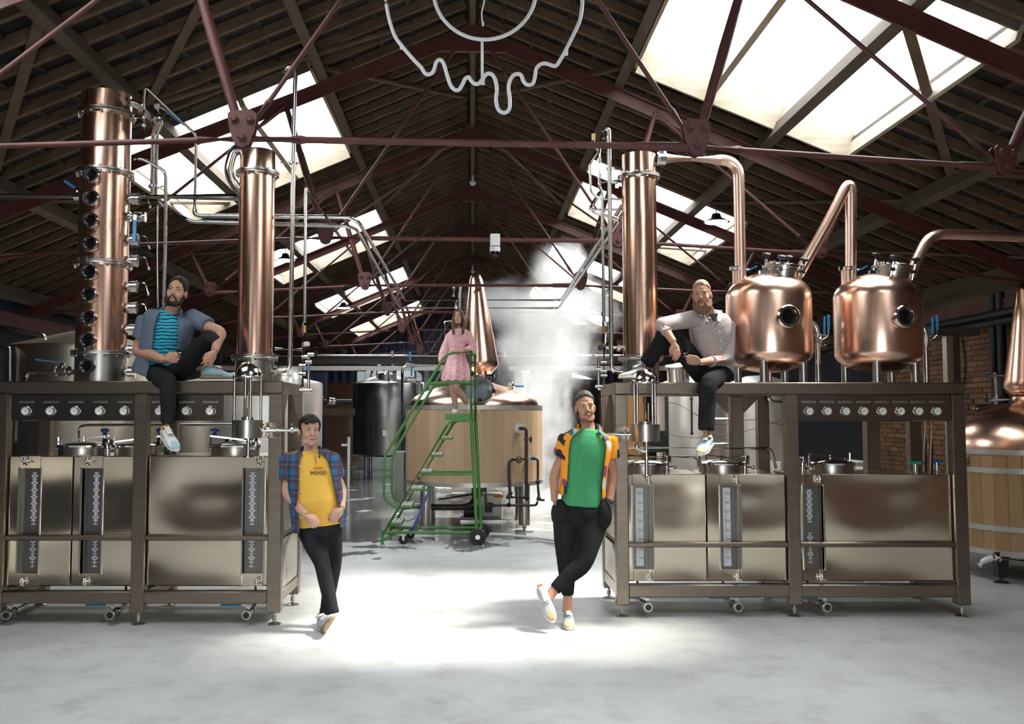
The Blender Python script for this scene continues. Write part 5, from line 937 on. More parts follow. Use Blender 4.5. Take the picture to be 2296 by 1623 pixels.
# steam drifting from behind the oak still
def steam():
    BL = (((.95, 15.6, .6), (.75, .9, 1.1)), ((1.1, 16.2, 1.7), (1.0, 1.0, 1.4)), ((1.35, 16.8, 2.9), (1.5, 1.2, 1.3)), ((1.5, 17.0, 3.7), (1.9, 1.3, .95)), ((.55, 17.0, 3.85), (1.1, 1.1, .62)), ((1.65, 17.0, 4.5), (.95, 1.0, .85)), ((1.4, 15.4, .25), (1.3, 1.2, .5)))
    mb = MB()
    for c, r in BL: mb.ell(c, [v * .98 for v in r], None, 20)
    b = blob(mb, .12, 2)
    for v in b.v: v.z = max(v.z, .004)
    o = tag(obj('steam_cloud', b, 'floor', None, 0), 'white steam cloud billowing up beside the pointed copper head', 'steam'); o.data.materials.clear()
    m = bpy.data.materials.new('steam'); m.use_nodes = True; n = m.node_tree.nodes; l = m.node_tree.links; n.clear(); out = n.new('ShaderNodeOutputMaterial'); vs = n.new('ShaderNodeVolumeScatter'); vs.inputs['Color'].default_value = (.97, .98, 1, 1); vs.inputs['Anisotropy'].default_value = .35
    g = n.new('ShaderNodeNewGeometry'); no = N(n, 'ShaderNodeTexNoise', Scale=1.6, Detail=4.0, Roughness=.62, Distortion=.9); l.new(coords(n, l, 'World', (1, 1, .85)), no.inputs['Vector'])
    tot = None
    for c, r in BL:
        a = n.new('ShaderNodeVectorMath'); a.operation = 'SUBTRACT'; a.inputs[1].default_value = c; l.new(g.outputs['Position'], a.inputs[0]); d = n.new('ShaderNodeVectorMath'); d.operation = 'DIVIDE'; d.inputs[1].default_value = r; l.new(a.outputs[0], d.inputs[0]); e = n.new('ShaderNodeVectorMath'); e.operation = 'LENGTH'; l.new(d.outputs[0], e.inputs[0]); f = n.new('ShaderNodeMath'); f.operation = 'SUBTRACT'; f.inputs[0].default_value = 1; l.new(e.outputs['Value'], f.inputs[1])
        if tot is None: tot = f.outputs[0]
        else: q = n.new('ShaderNodeMath'); q.operation = 'MAXIMUM'; l.new(tot, q.inputs[0]); l.new(f.outputs[0], q.inputs[1]); tot = q.outputs[0]
    # shape falloff plus noise: wisps at the rim, denser core
    q = n.new('ShaderNodeMath'); q.operation = 'MULTIPLY_ADD'; q.inputs[1].default_value = 1.0; l.new(tot, q.inputs[0]); l.new(no.outputs['Fac'], q.inputs[2])
    mr = n.new('ShaderNodeMapRange'); mr.inputs[1].default_value = .76; mr.inputs[2].default_value = 1.14; mr.inputs[3].default_value = 0; mr.inputs[4].default_value = STEAM_D; l.new(q.outputs[0], mr.inputs[0]); l.new(mr.outputs[0], vs.inputs['Density']); l.new(vs.outputs[0], out.inputs['Volume']); o.data.materials.append(m); return o
STEAM_D = 1.7
steam()['kind'] = 'stuff'

# ---------------------------------------------------------------- people
def cloth(name, col, var=None, vs=(6, 6, 6), bump=.25, bs=(14, 14, 14), rough=.9): return M(name, col, rough, 0, var=var, vscale=vs, bump=bump, bscale=bs, spec=.12)
def skin_mat(name, c, v):
    m = M(name, c, .55, 0, var=v, vscale=(14, 14, 14), spec=.35); b = m.node_tree.nodes['Principled BSDF']; b.inputs['Subsurface Weight'].default_value = .08; b.inputs['Subsurface Radius'].default_value = (.02, .008, .004); return m
MT['skin'] = skin_mat('skin', (.40, .205, .138), (.45, .245, .17)); MT['skin_fair'] = skin_mat('skin_fair', (.48, .27, .20), (.52, .31, .235))
MT['lip'] = M('lip', (.40, .15, .12), .45); MT['eye_white'] = M('eye_white', (.62, .58, .54), .25); MT['iris'] = M('iris', (.06, .05, .04), .15)
MT['hair_dark'] = M('hair_dark', (.010, .007, .005), .6, 0, var=(.028, .02, .015), vscale=(60, 60, 14), spec=.25, bump=.5, bscale=(80, 80, 30)); MT['hair_brown'] = M('hair_brown', (.05, .028, .015), .55, 0, var=(.13, .08, .042), vscale=(70, 70, 6), spec=.3, bump=.5, bscale=(90, 90, 8))
MT['hair_long'] = M('hair_long', (.075, .042, .02), .5, 0, var=(.20, .125, .065), vscale=(70, 70, 6), spec=.35, bump=.5, bscale=(90, 90, 8)); MT['hair_grey'] = M('hair_grey', (.026, .02, .016), .55, 0, var=(.07, .058, .05), vscale=(60, 60, 20), spec=.35, bump=.5, bscale=(80, 80, 30)); MT['hair_blond'] = M('hair_blond', (.22, .145, .085), .55, 0, var=(.34, .25, .16), vscale=(60, 60, 20), spec=.3, bump=.5, bscale=(80, 80, 30)); MT['beard_ginger'] = M('beard_ginger', (.13, .066, .028), .75, 0, var=(.21, .115, .055), vscale=(70, 70, 30), bump=.6, bscale=(90, 90, 60)); MT['stubble'] = M('stubble', (.12, .062, .036), .8, 0, var=(.22, .12, .075), vscale=(120, 120, 120), spec=.1)
MT['black_cloth'] = cloth('black_cloth', (.011, .011, .012), (.02, .02, .021)); MT['jeans'] = cloth('jeans', (.013, .013, .015), (.028, .028, .032), (10, 10, 3))
MT['grey_shirt'] = cloth('grey_shirt', (.13, .16, .21), (.085, .10, .13), (110, 110, 110)); MT['yellow_tee'] = cloth('yellow_tee', (.80, .47, .085), (.74, .42, .075), (3, 3, 3), .4, (7, 7, 7)); MT['green_tee'] = cloth('green_tee', (.055, .27, .115), (.065, .30, .13), (40, 40, 40), .4, (7, 7, 7))
MT['pale_shirt'] = cloth('pale_shirt', (.46, .42, .41), (.30, .25, .25), (110, 110, 110), .35, (9, 9, 9))
MT['shoe_white'] = M('shoe_white', (.62, .61, .57), .6); MT['shoe_grey'] = M('shoe_grey', (.34, .38, .42), .7, 0, var=(.42, .46, .49), vscale=(12, 12, 12)); MT['shoe_blue'] = M('shoe_blue', (.30, .46, .52), .7); MT['shoe_tan'] = M('shoe_tan', (.52, .36, .20), .7); MT['sole'] = M('sole', (.66, .65, .62), .6); MT['sole_gum'] = M('sole_gum', (.28, .19, .11), .6); MT['sock_orange'] = M('sock_orange', (.70, .15, .04), .8); MT['gold'] = M('gold', (.65, .45, .16), .3, 1)
def plaid_mat():
    m, n, l, b = nt_of('plaid'); b.inputs['Roughness'].default_value = .85
    def bands(axis, sc, thr, ph=0.):
        s = n.new('ShaderNodeSeparateXYZ'); l.new(coords(n, l, 'Object', (1, 1, 1)), s.inputs[0]); a = n.new('ShaderNodeMath'); a.operation = 'MULTIPLY_ADD'; a.inputs[1].default_value = sc; a.inputs[2].default_value = ph; l.new(s.outputs[axis], a.inputs[0]); f = n.new('ShaderNodeMath'); f.operation = 'FRACT'; l.new(a.outputs[0], f.inputs[0]); g = n.new('ShaderNodeMath'); g.operation = 'LESS_THAN'; g.inputs[1].default_value = thr; l.new(f.outputs[0], g.inputs[0]); return g.outputs[0]
    col = None; base = n.new('ShaderNodeRGB'); base.outputs[0].default_value = (.018, .125, .235, 1); col = base.outputs[0]
    for ax, sc, th, ph, c, fc in (('X', 9, .42, .1, (.085, .018, .04), .75), ('Z', 9, .42, .3, (.075, .018, .04), .7), ('X', 9, .07, .62, (.006, .008, .015), .9), ('Z', 9, .07, .82, (.006, .008, .015), .9), ('X', 9, .04, .82, (.10, .28, .36), .5), ('Z', 9, .04, .02, (.10, .28, .36), .5)):
        mx = N(n, 'ShaderNodeMixRGB'); k = n.new('ShaderNodeMath'); k.operation = 'MULTIPLY'; k.inputs[1].default_value = fc; l.new(bands(ax, sc, th, ph), k.inputs[0]); l.new(k.outputs[0], mx.inputs[0]); l.new(col, mx.inputs[1]); mx.inputs[2].default_value = (*c, 1); col = mx.outputs[0]
    l.new(col, b.inputs['Base Color']); return m
MT['plaid'] = plaid_mat()
def patch_mat():
    m, n, l, b = nt_of('patchwork'); b.inputs['Roughness'].default_value = .8; vo = N(n, 'ShaderNodeTexVoronoi', Scale=15.0, Randomness=.85); vo.distance = 'CHEBYCHEV'; l.new(coords(n, l, 'Object', (1, .6, .8)), vo.inputs['Vector']); s = n.new('ShaderNodeSeparateXYZ'); l.new(vo.outputs['Color'], s.inputs[0]); r = n.new('ShaderNodeValToRGB'); r.color_ramp.interpolation = 'CONSTANT'; e = r.color_ramp.elements
    for i, (p, c) in enumerate(((0, (.82, .30, .012)), (.46, (.66, .42, .02)), (.58, (.010, .010, .022)), (.72, (.02, .16, .19)), (.80, (.28, .035, .13)), (.90, (.55, .52, .47)))):
        x = e[i] if i < 2 else e.new(p); x.position = p; x.color = (*c, 1)
    l.new(s.outputs[0], r.inputs[0]); l.new(r.outputs[0], b.inputs['Base Color']); return m
MT['patchwork'] = patch_mat()
def wave_mat(name, c1, c2, sc, dist, lo, hi, vs=(1, 1, 1), kind='BANDS'):
    m, n, l, b = nt_of(name); b.inputs['Roughness'].default_value = .8; w = N(n, 'ShaderNodeTexWave', Scale=sc, Distortion=dist, Detail=1.5); w.inputs['Detail Scale'].default_value = 1.2; w.wave_type = kind; w.bands_direction = 'Z'; l.new(coords(n, l, 'Object', vs), w.inputs['Vector']); r = n.new('ShaderNodeValToRGB'); e = r.color_ramp.elements; e[0].position = lo; e[1].position = hi; e[0].color = (*c1, 1); e[1].color = (*c2, 1); l.new(w.outputs['Fac'], r.inputs[0]); l.new(r.outputs[0], b.inputs['Base Color']); return m
MT['teal_tee'] = wave_mat('teal_tee', (.006, .02, .03), (.015, .34, .48), 11, 5, .26, .33, (1, 1, 1)); MT['pink_print'] = wave_mat('pink_print', (.68, .24, .31), (.84, .60, .59), 11, 18, .25, .65, (1.5, 1.5, 1.5), 'RINGS')

def basis(fwd, up):
    """rows -> matrix whose local x = wearer's side seen on the right, y = back, z = up; the face looks along local -y"""
    u = Vector(up).normalized(); f = Vector(fwd); f = (f - u * f.dot(u)).normalized(); x = u.cross(-f).normalized() * -1; y = -f
    x = y.cross(u).normalized(); return Matrix((x, y, u)).transposed()
def limb(mb, pts, rad, n=14): return mb.tube([Vector(p) for p in pts], rad, n)
def jl(a, b, t): return Vector(a).lerp(Vector(b), t)
def smooth_chain(pts, rad, k=4):
    q = sm(pts, k); r = []
    for i in range(len(rad) - 1):
        for j in range(k): r.append(rad[i] + (rad[i + 1] - rad[i]) * j / k)
    return q, r + [rad[-1]]
def head(person, c, R, skin, hair, s=1.0, style='short', beard=None, brow=None, wide=1.0, lean=False):
    """returns the skin pieces of a head for the body union; hair, eyes, beard become children"""
    c = Vector(c); T = lambda x, y, z: c + R @ Vector((x * s, y * s, z * s)); E = lambda mb, x, y, z, rx, ry, rz: mb.ell(T(x, y, z), (rx * s, ry * s, rz * s), R, 18)
    b = MB(); w = wide
    E(b, 0, .014, .045, .075 * w, .096, .083); E(b, 0, -.026, -.018, .064 * w, .063, .088); E(b, 0, -.030, -.078, .052 * w, .055, .040); E(b, 0, -.073, -.100, .024, .020, .018)
    for g in (-1, 1): E(b, g * .036 * w, -.056, -.034, .027, .027, .032); E(b, g * .030, -.076, .027, .026, .016, .011); E(b, g * .031, -.0765, .0135, .0165, .0125, .0075); E(b, g * .030, -.078, -.004, .016, .010, .006); E(b, g * .076 * w, .012, -.012, .011, .020, .033); E(b, g * .012, -.094, -.031, .0085, .010, .008); E(b, g * .040 * w, -.03, -.085, .022, .035, .024)
    b.tube([T(0, -.080, .022), T(0, -.092, .002), T(0, -.106, -.022), T(0, -.100, -.034)], [.009 * s, .009 * s, .0125 * s, .009 * s], 10); E(b, 0, -.104, -.027, .012, .011, .010)
    E(b, 0, -.084, -.070, .030, .012, .020)
    for g in (-1, 1):
        e = obj('eyeball', E(MB(), g * .031, -.0745, .006, .0118, .0118, .0105), 'eye_white', person, 60); obj('iris', E(MB(), g * .0305, -.0835, .0055, .0052, .0035, .0056), 'iris', e, 60)
        obj('eyelash', MB().tube([T(g * .018, -.084, .0085), T(g * .025, -.088, .0118), T(g * .034, -.088, .0122), T(g * .043, -.083, .0075)], .0016 * s, 6), 'hair_dark', person)
        obj('eyebrow', MB().tube(sm([T(g * .013, -.0885, .0285), T(g * .026, -.0905, .0315), T(g * .041, -.0845, .0305), T(g * .051, -.073, .025)], 3), [.0026 * s, .003 * s, .0034 * s, .0036 * s, .0036 * s, .0034 * s, .003 * s, .0026 * s, .002 * s, .0015 * s], 8), brow or hair, person)
    obj('lips', MB().tube([T(-.024, -.089, -.0625), T(-.010, -.0975, -.060), T(0, -.0985, -.0615), T(.010, -.0975, -.060), T(.024, -.089, -.0625)], [.0018 * s, .0045 * s, .0045 * s, .0045 * s, .0018 * s], 8).tube([T(-.021, -.089, -.0655), T(0, -.0975, -.0705), T(.021, -.089, -.0655)], [.0018 * s, .0055 * s, .0018 * s], 8), 'lip', person)
    # hair shell
    if style:
        P_ = dict(short=(.110, .042, -.03, 1.065), fringe=(.075, -.012, -.065, 1.13), swept=(.098, .0, -.055, 1.07), crop=(.112, .046, -.03, 1.04), long=(.105, -.02, -.05, 1.10), back=(.112, -.005, -.05, 1.05))[style]; fr, sdh, bk, sc = P_
        m = MB(); nu, nv = 48, 26; idx = {}
        for j in range(nv + 1):
            ph = math.pi * (1 - j / nv) - math.pi / 2
            for i in range(nu):
                th = 2 * math.pi * i / nu; dx, dy, dz = math.cos(ph) * math.sin(th), -math.cos(ph) * math.cos(th), math.sin(ph); k = noise.noise(Vector((dx * 5, dy * 5, dz * 5 + s * 7))) * .025 + noise.noise(Vector((dx * 14, dy * 14, dz * 9))) * .018
                q = Vector((dx * .077 * w * (sc + k), .014 + dy * .097 * (sc + k), .045 + dz * .085 * (sc + k + (.05 if style in ('short', 'crop') and dz > .6 else 0))))
                fz = (1 - dy) / 2 if True else 0; front = max(0., -dy); side = abs(dx); back = max(0., dy); tot = front ** 2 + side ** 2 + back ** 2 + 1e-6
                line = (fr * front ** 2 + sdh * side ** 2 + bk * back ** 2) / tot
                if style == 'fringe' and dx * 0 + front > .3: line = .062 + .028 * max(0, dx + .2) - .01 * math.sin(dx * 9)
                if style == 'swept' and front > .3: line += .018 * dx
                if q.z < line: q = q * .0 + Vector((q.x * .93, .014 + (q.y - .014) * .90, line - (line - q.z) * .02)) if q.z > line - .035 else None
                if q is not None: idx[(i, j)] = len(m.v); m.v.append(T(*q))
        for j in range(nv):
            for i in range(nu):
                ks = [(i, j), ((i + 1) % nu, j), ((i + 1) % nu, j + 1), (i, j + 1)]
                if all(k in idx for k in ks): m.f.append(tuple(idx[k] for k in ks)); m.m.append(0)
        ho = obj('hair', m, hair, person, 80); sd = ho.modifiers.new('thick', 'SOLIDIFY'); sd.thickness = .012 * s; sd.offset = -1
    if beard == 'full':
        m = MB()
        for g in (-1, 1):
            m.tube([T(g * .070 * w, -.008, -.03), T(g * .064 * w, -.028, -.065), T(g * .048 * w, -.052, -.100), T(g * .02, -.072, -.118)], [.009 * s, .016 * s, .022 * s, .022 * s], 12); m.tube([T(g * .003, -.100, -.048), T(g * .018, -.098, -.053), T(g * .031, -.086, -.070), T(g * .034, -.08, -.09)], [.0065 * s, .0075 * s, .007 * s, .010 * s], 10)
        E(m, 0, -.078, -.108, .034, .024, .020); E(m, 0, -.055, -.118, .045, .035, .016); obj('beard', blob(m, .005, 2), hair, person, 80)
    if beard == 'long':
        m = MB()
        for g in (-1, 1):
            m.tube([T(g * .074 * w, -.004, -.02), T(g * .068 * w, -.024, -.065), T(g * .052 * w, -.050, -.105), T(g * .022, -.068, -.14)], [.010 * s, .020 * s, .028 * s, .024 * s], 12); m.tube([T(g * .003, -.101, -.047), T(g * .020, -.098, -.053), T(g * .034, -.086, -.075), T(g * .036, -.08, -.10)], [.007 * s, .0085 * s, .010 * s, .016 * s], 10)
        E(m, 0, -.074, -.125, .040, .028, .042); E(m, 0, -.055, -.115, .050, .042, .030); obj('beard', blob(m, .005, 2), 'beard_ginger', person, 80)
    if beard == 'stubble':
        m = MB()
        for g in (-1, 1): m.tube([T(g * .066 * w, -.012, -.04), T(g * .061 * w, -.030, -.074), T(g * .047 * w, -.054, -.098), T(g * .02, -.071, -.112)], [.004 * s, .009 * s, .0165 * s, .0175 * s], 12); m.tube([T(g * .002, -.097, -.047), T(g * .018, -.0945, -.052), T(g * .029, -.083, -.068)], [.005 * s, .0055 * s, .005 * s], 8)
        E(m, 0, -.076, -.105, .028, .020, .017); obj('beard', blob(m, .0045, 2), 'stubble', person, 80)
    return b
def hand(mb, wrist, d, palm, s=1.0, curl=.5, side=1, spread=.12, thumb=.6):
    """palm + five fingers; d = pointing direction, palm = direction the palm faces, side = +1 thumb towards d x palm"""
    w = Vector(wrist); d = Vector(d).normalized(); p = Vector(palm); p = (p - d * p.dot(d)).normalized(); t = d.cross(p).normalized() * side
    R = Matrix((t, p, d)).transposed(); mb.ell(w + d * .048 * s, (.041 * s, .017 * s, .052 * s), R, 14); mb.ell(w + d * .062 * s + t * .0 * s, (.042 * s, .016 * s, .034 * s), R, 14); mb.tube([w - d * .03 * s, w + d * .02 * s, w + d * .05 * s], [(.026 * s), .026 * s, .024 * s], 12)
    for k, (o, L) in enumerate(((.030, .070), (.010, .080), (-.011, .074), (-.030, .058))):
        a = w + d * (.088 - .006 * abs(k - 1.2)) * s + t * o * s; dd = (d + t * (o * spread * 20)).normalized(); ang = 0; pts = [a - dd * .02 * s, a]; q = a
        for f, seg in ((.35, .45), (.9, .32), (.8, .25)):
            ang += curl * f * 1.25; q = q + (dd * math.cos(ang) + p * math.sin(ang)) * L * seg * s; pts.append(q)
        mb.tube(pts, [.0095 * s, .0095 * s, .0088 * s, .0082 * s, .0068 * s], 9); mb.ell(pts[-1], .0068 * s, None, 8)
    a = w + d * .025 * s + t * .026 * s; d2 = (d * .75 + t * .62 + p * .25).normalized(); q1 = a + d2 * .038 * s; d3 = (d * .8 + t * (.5 - thumb) + p * .5 * thumb).normalized(); q2 = q1 + d3 * .030 * s; q3 = q2 + (d3 + p * .2).normalized() * .024 * s
    mb.tube([a - d2 * .01, a, q1, q2, q3], [.012 * s, .0135 * s, .0115 * s, .0102 * s, .0075 * s], 9); mb.ell(q3, .0075 * s, None, 8); return mb
def ring_pts(c, x, y, w, dd, a0=0., a1=2 * math.pi, n=28, ex=.85):
    out = []
    for i in range(n):
        a = a0 + (a1 - a0) * i / (n - 1 if a1 - a0 < 6.28 else n); cs, sn = math.cos(a), math.sin(a); out.append(c + x * (w * math.copysign(abs(cs) ** ex, cs)) + y * (dd * math.copysign(abs(sn) ** ex, sn)))
    return out
def loft(mb, rings, n=28, caps=True):
    o = len(mb.v); m = len(rings)
    for r in rings: mb.v += r
    n = len(rings[0])
    for j in range(m - 1):
        for k in range(n): mb.f.append((o + j * n + k, o + j * n + (k + 1) % n, o + (j + 1) * n + (k + 1) % n, o + (j + 1) * n + k)); mb.m.append(0)
    if caps: mb.f += [tuple(o + k for k in range(n - 1, -1, -1)), tuple(o + (m - 1) * n + k for k in range(n))]; mb.m += [0, 0]
    return mb
def torso(mb, levels, grow=0.): return loft(mb, [ring_pts(Vector(c), x, y, w + grow, d + grow) for c, x, y, w, d in levels])
def open_shirt(levels, gap, grow, th=.012, n=30):
    """shell open at the front; gap = list of (left, right) half angles in radians from the front centre"""
    mb = MB(); rin, rout = [], []
    for (c, x, y, w, d), (ga, gb) in zip(levels, gap):
        a0, a1 = -math.pi / 2 + gb, 3 * math.pi / 2 - ga; rout.append(ring_pts(Vector(c), x, y, w + grow + th, d + grow + th, a0, a1, n)); rin.append(ring_pts(Vector(c), x, y, w + grow, d + grow, a0, a1, n))
    return loft(mb, [a + b[::-1] for a, b in zip(rout, rin)])
def shoe(person, heel, toe, up, upper, accent, sole='sole', s=1.0, tongue='shoe_white'):
    heel, toe = Vector(heel), Vector(toe); d = (toe - heel).normalized(); u = Vector(up); u = (u - d * u.dot(d)).normalized(); x = d.cross(u); L = (toe - heel).length; R = Matrix((d, x, u)).transposed(); T = lambda a, b, c: heel + d * (a * L) + x * (b * s) + u * (c * s)
    m = MB(); rings = []
    for a, w, h0, h1 in ((-.03, .022, .02, .05), (.0, .034, .018, .085), (.12, .040, .018, .105), (.28, .041, .018, .108), (.42, .042, .018, .088), (.58, .046, .018, .068), (.74, .048, .018, .054), (.88, .042, .018, .044), (.97, .028, .018, .036), (1.01, .010, .02, .028)): rings.append(ring_pts(T(a, 0, (h0 + h1) / 2), x, u, w * s, (h1 - h0) / 2 * s, n=20, ex=.8))
    loft(m, rings); up_ = obj('shoe', m, upper, person, 60)
    m = MB(); rings = []
    for a, w, h1 in ((-.06, .022, .026), (-.03, .036, .03), (.1, .042, .032), (.35, .042, .028), (.6, .049, .026), (.8, .049, .024), (.94, .038, .024), (1.03, .014, .026)): rings.append(ring_pts(T(a, 0, h1 / 2), x, u, w * s, h1 / 2 * s, n=20, ex=.55))
    loft(m, rings); so = obj('sole', m, sole, up_, 50)
    obj('toe_cap', loft(MB(), [ring_pts(T(a, 0, .022), x, u, w * s, h * s, 0, math.pi, 14) + [T(a, 0, .022)] for a, w, h in ((.72, .050, .034), (.86, .0445, .026), (.97, .031, .018), (1.015, .012, .008))]), accent, up_, 60)
    obj('heel_tab', MB().box(T(-.015, 0, .07), (.02 * s, .045 * s, .05 * s), R, 0, .006), 'orange', up_)
    obj('tongue', MB().box(T(.36, 0, .112), (.11 * s, .04 * s, .012 * s), R @ Matrix.Rotation(.32, 3, 'Y'), 0, .005), tongue, up_)
    for k in range(4): obj('lace', MB().tube([T(.34 + k * .07, -.026, .104 - k * .012), T(.345 + k * .07, 0, .118 - k * .013), T(.34 + k * .07, .026, .104 - k * .012)], .0035 * s, 6), 'shoe_white', up_)
    return up_
def tasting_glass(c, label, R=None):
    c = Vector(c); t = thing('tasting_glass', c, label, 'glass', 'tasting glasses'); obj('bowl', MB().lathe([(0, .028), (.010, .030), (.026, .042), (.031, .058), (.027, .08), (.021, .105), (.020, .105), (.026, .08), (.0295, .058), (.0245, .044), (0, .034)], c, (0, 0, 1), 28), 'thin_glass', t, 60); obj('foot', MB().lathe([(0, 0), (.026, 0), (.026, .003), (.008, .008), (.006, .028), (0, .03)], c, (0, 0, 1), 24), 'thin_glass', t, 60); obj('spirit', MB().lathe([(0, .035), (.0235, .045), (.0285, .058), (0, .058)], c, (0, 0, 1), 24), 'glass', t, 60); return t
def under(b, L, pel, legs, k=.78):
    """trunk and legs under the clothes, so that the body is one surface"""
    torso(b, L, -.03); b.ell(pel, (.14, .10, .12), None, 16)
    for pts, rad in legs: q, r = smooth_chain(pts, [v * k for v in rad]); b.tube(q, r, 12)
def arm(mb, sh, el, wr, r=(.050, .046, .040, .037, .027)):
    q, rr = smooth_chain([sh, jl(sh, el, .55), el, jl(el, wr, .45), wr], list(r)); mb.tube(q, rr, 14)
def sleeve(mb, sh, el, t, r0, r1, inner=None):
    sh, el = Vector(sh), Vector(el); e = sh.lerp(el, t); mb.tube([sh - (el - sh).normalized() * .02, sh, sh.lerp(e, .5), e], [r0 * .9, r0, (r0 + r1) / 2, r1], 16)
X_, Y_, Z_ = Vector((1, 0, 0)), Vector((0, 1, 0)), Vector((0, 0, 1))

# ---- standing man in the plaid shirt
def man_plaid():
    t = thing('person', (-1.16, 7.34, 0), 'person in open blue plaid shirt over a yellow tee, leaning on the steel stand', 'person')
    Yb = 7.36; hd = Vector((-1.332,7.3,1.599)); nk = Vector((-1.331,7.36,1.463)); pel = Vector((-1.258,7.38,0.861)); shL, shR = Vector((-1.517,7.38,1.378)), Vector((-1.168,7.38,1.385)); elL, elR = Vector((-1.513,7.34,1.093)), Vector((-1.094,7.44,1.11)); wrL, wrR = Vector((-1.331,7.18,0.927)), Vector((-1.065,7.28,0.973))
    up = (nk - pel).normalized(); x = (X_ - up * up.x).normalized(); y = up.cross(x) * -1; y = Vector((0, 1, 0))
    b = head(t, hd, basis((.48, -1, -.06), (.04, 0, 1)), 'skin_fair', 'hair_dark', 1.0, 'fringe', None, 'hair_brown', 1.05)
    b.tube([hd + Vector((-.005, .03, -.06)), nk + Vector((0, .01, .0)), nk + Vector((0, .02, -.06))], [.058, .060, .075], 16); arm(b, shL + Vector((.02, 0, -.04)), elL, wrL, (.056, .052, .047, .044, .031)); arm(b, shR + Vector((-.02, 0, -.04)), elR, wrR, (.056, .052, .047, .044, .031))
    hand(b, wrL, (.75, -.1, -.65), (-.25, .9, -.2), 1.0, .95, 1); hand(b, wrR, (-.5, -.35, -.75), (-.3, .8, .1), .95, .5, -1, .05)
    L = [(jl(pel, nk, f) + Vector((0, yo, 0)), x, y, w, d) for f, w, d, yo in ((-.06, .178, .128, 0), (.10, .190, .142, -.01), (.28, .190, .150, -.02), (.48, .182, .140, -.012), (.66, .186, .128, 0), (.80, .190, .112, .005), (.885, .165, .095, .01), (.93, .11, .078, .01), (.96, .085, .072, .012))]
    m = MB(); torso(m, L); tee = obj('yellow_t_shirt', blob(m, .011, 3), 'yellow_tee', t, 80)
    c = jl(pel, nk, .665) + Vector((.062, -.128, .0)); tm = text_mb('MOOD', .042, c, (1, .10, 0), (.05, -.10, 1), .003); obj('chest_lettering', tm, 'ink', tee, 0)
    c2 = c + Vector((-.005, .006, .042)); obj('chest_print', MB().box(c2, (.075, .006, .016), Matrix.Rotation(-.06, 3, 'Y'), 0, .004), 'orange', tee); obj('smoke_print', MB().tube(sm([c2 + Vector((-.03, .004, .02)), c2 + Vector((-.015, .004, .045)), c2 + Vector((-.03, .004, .07)), c2 + Vector((-.015, .004, .09))]), .0025, 6), 'hair_brown', tee)
    gaps = [(.62, .95), (.62, 1.0), (.60, 1.0), (.50, .95), (.42, .80), (.36, .66), (.34, .52), (.40, .5), (.5, .55)]
    sL = [(Vector(c), xx, yy, w, d) for c, xx, yy, w, d in L]; sL[0] = (sL[0][0] + Vector((0, 0, -.03)), x, y, .192, .145)
    m = open_shirt(sL, gaps, .018, .016); sleeve(m, shL, elL, .62, .076, .076); sleeve(m, shR, elR, .62, .074, .074); obj('plaid_shirt', blob(m, .009, 2), 'plaid', t, 80)
    m = MB(); m.tube([nk + Vector((-.085, -.075, -.085)), nk + Vector((-.085, -.005, -.015)), nk + Vector((0, .08, .02)), nk + Vector((.085, -.005, -.015)), nk + Vector((.085, -.085, -.085))], [(.006, .014), (.009, .026), (.009, .022), (.009, .026), (.006, .014)], 10); obj('collar', m, 'plaid', t)
    for k in range(5): p = jl(pel, nk, .08 + k * .17) + Vector((-.115 + .01 * k, -.165 + .006 * k, 0)); obj('button', MB().cyl(p, p + Vector((0, -.006, 0)), .0065, n=10), 'white_paint', t)
    hL, hR = Vector((-1.338,7.38,0.781)), Vector((-1.169,7.4,0.786)); kL, kR = Vector((-1.216,7.28,0.537)), Vector((-1.15,7.46,0.508)); aL, aR = Vector((-1.124,7.22,0.181)), Vector((-1.196,7.4,0.143))
    m = MB(); m.ell(pel + Vector((0, 0, -.03)), (.178, .125, .10), None, 20)
    under(b, L, pel, [([h + Vector((0, 0, .05)), h, jl(h, k, .5), k, jl(k, a, .4), a], [.10, .098, .086, .066, .062, .052]) for h, k, a in ((hL, kL, aL), (hR, kR, aR))]); obj('body', blob(b, .006, 3), 'skin_fair', t, 80)
    for h, k, a in ((hL, kL, aL), (hR, kR, aR)): q, r = smooth_chain([h + Vector((0, 0, .05)), h, jl(h, k, .5), k, jl(k, a, .4), a], [.10, .098, .086, .066, .062, .052]); m.tube(q, r, 16); m.tube([a + (a - k).normalized() * -.04, a, a + (a - k).normalized() * .035], [.052, .056, .054], 14)
    obj('jeans', blob(m, .010, 2), 'jeans', t, 80)
    obj('belt_loop', MB().box(pel + Vector((-.06, -.135, .02)), (.012, .01, .05)), 'jeans', t)
    shoe(t, (-1.165, 7.20, .018), (-1.085, 7.0, .155), (.05, -.75, .9), 'shoe_grey', 'shoe_grey', 'sole_gum', 1.0); shoe(t, (-1.255, 7.52, .002), (-1.20, 7.245, .002), Z_, 'shoe_white', 'shoe_grey', 'sole', 1.0)
man_plaid()
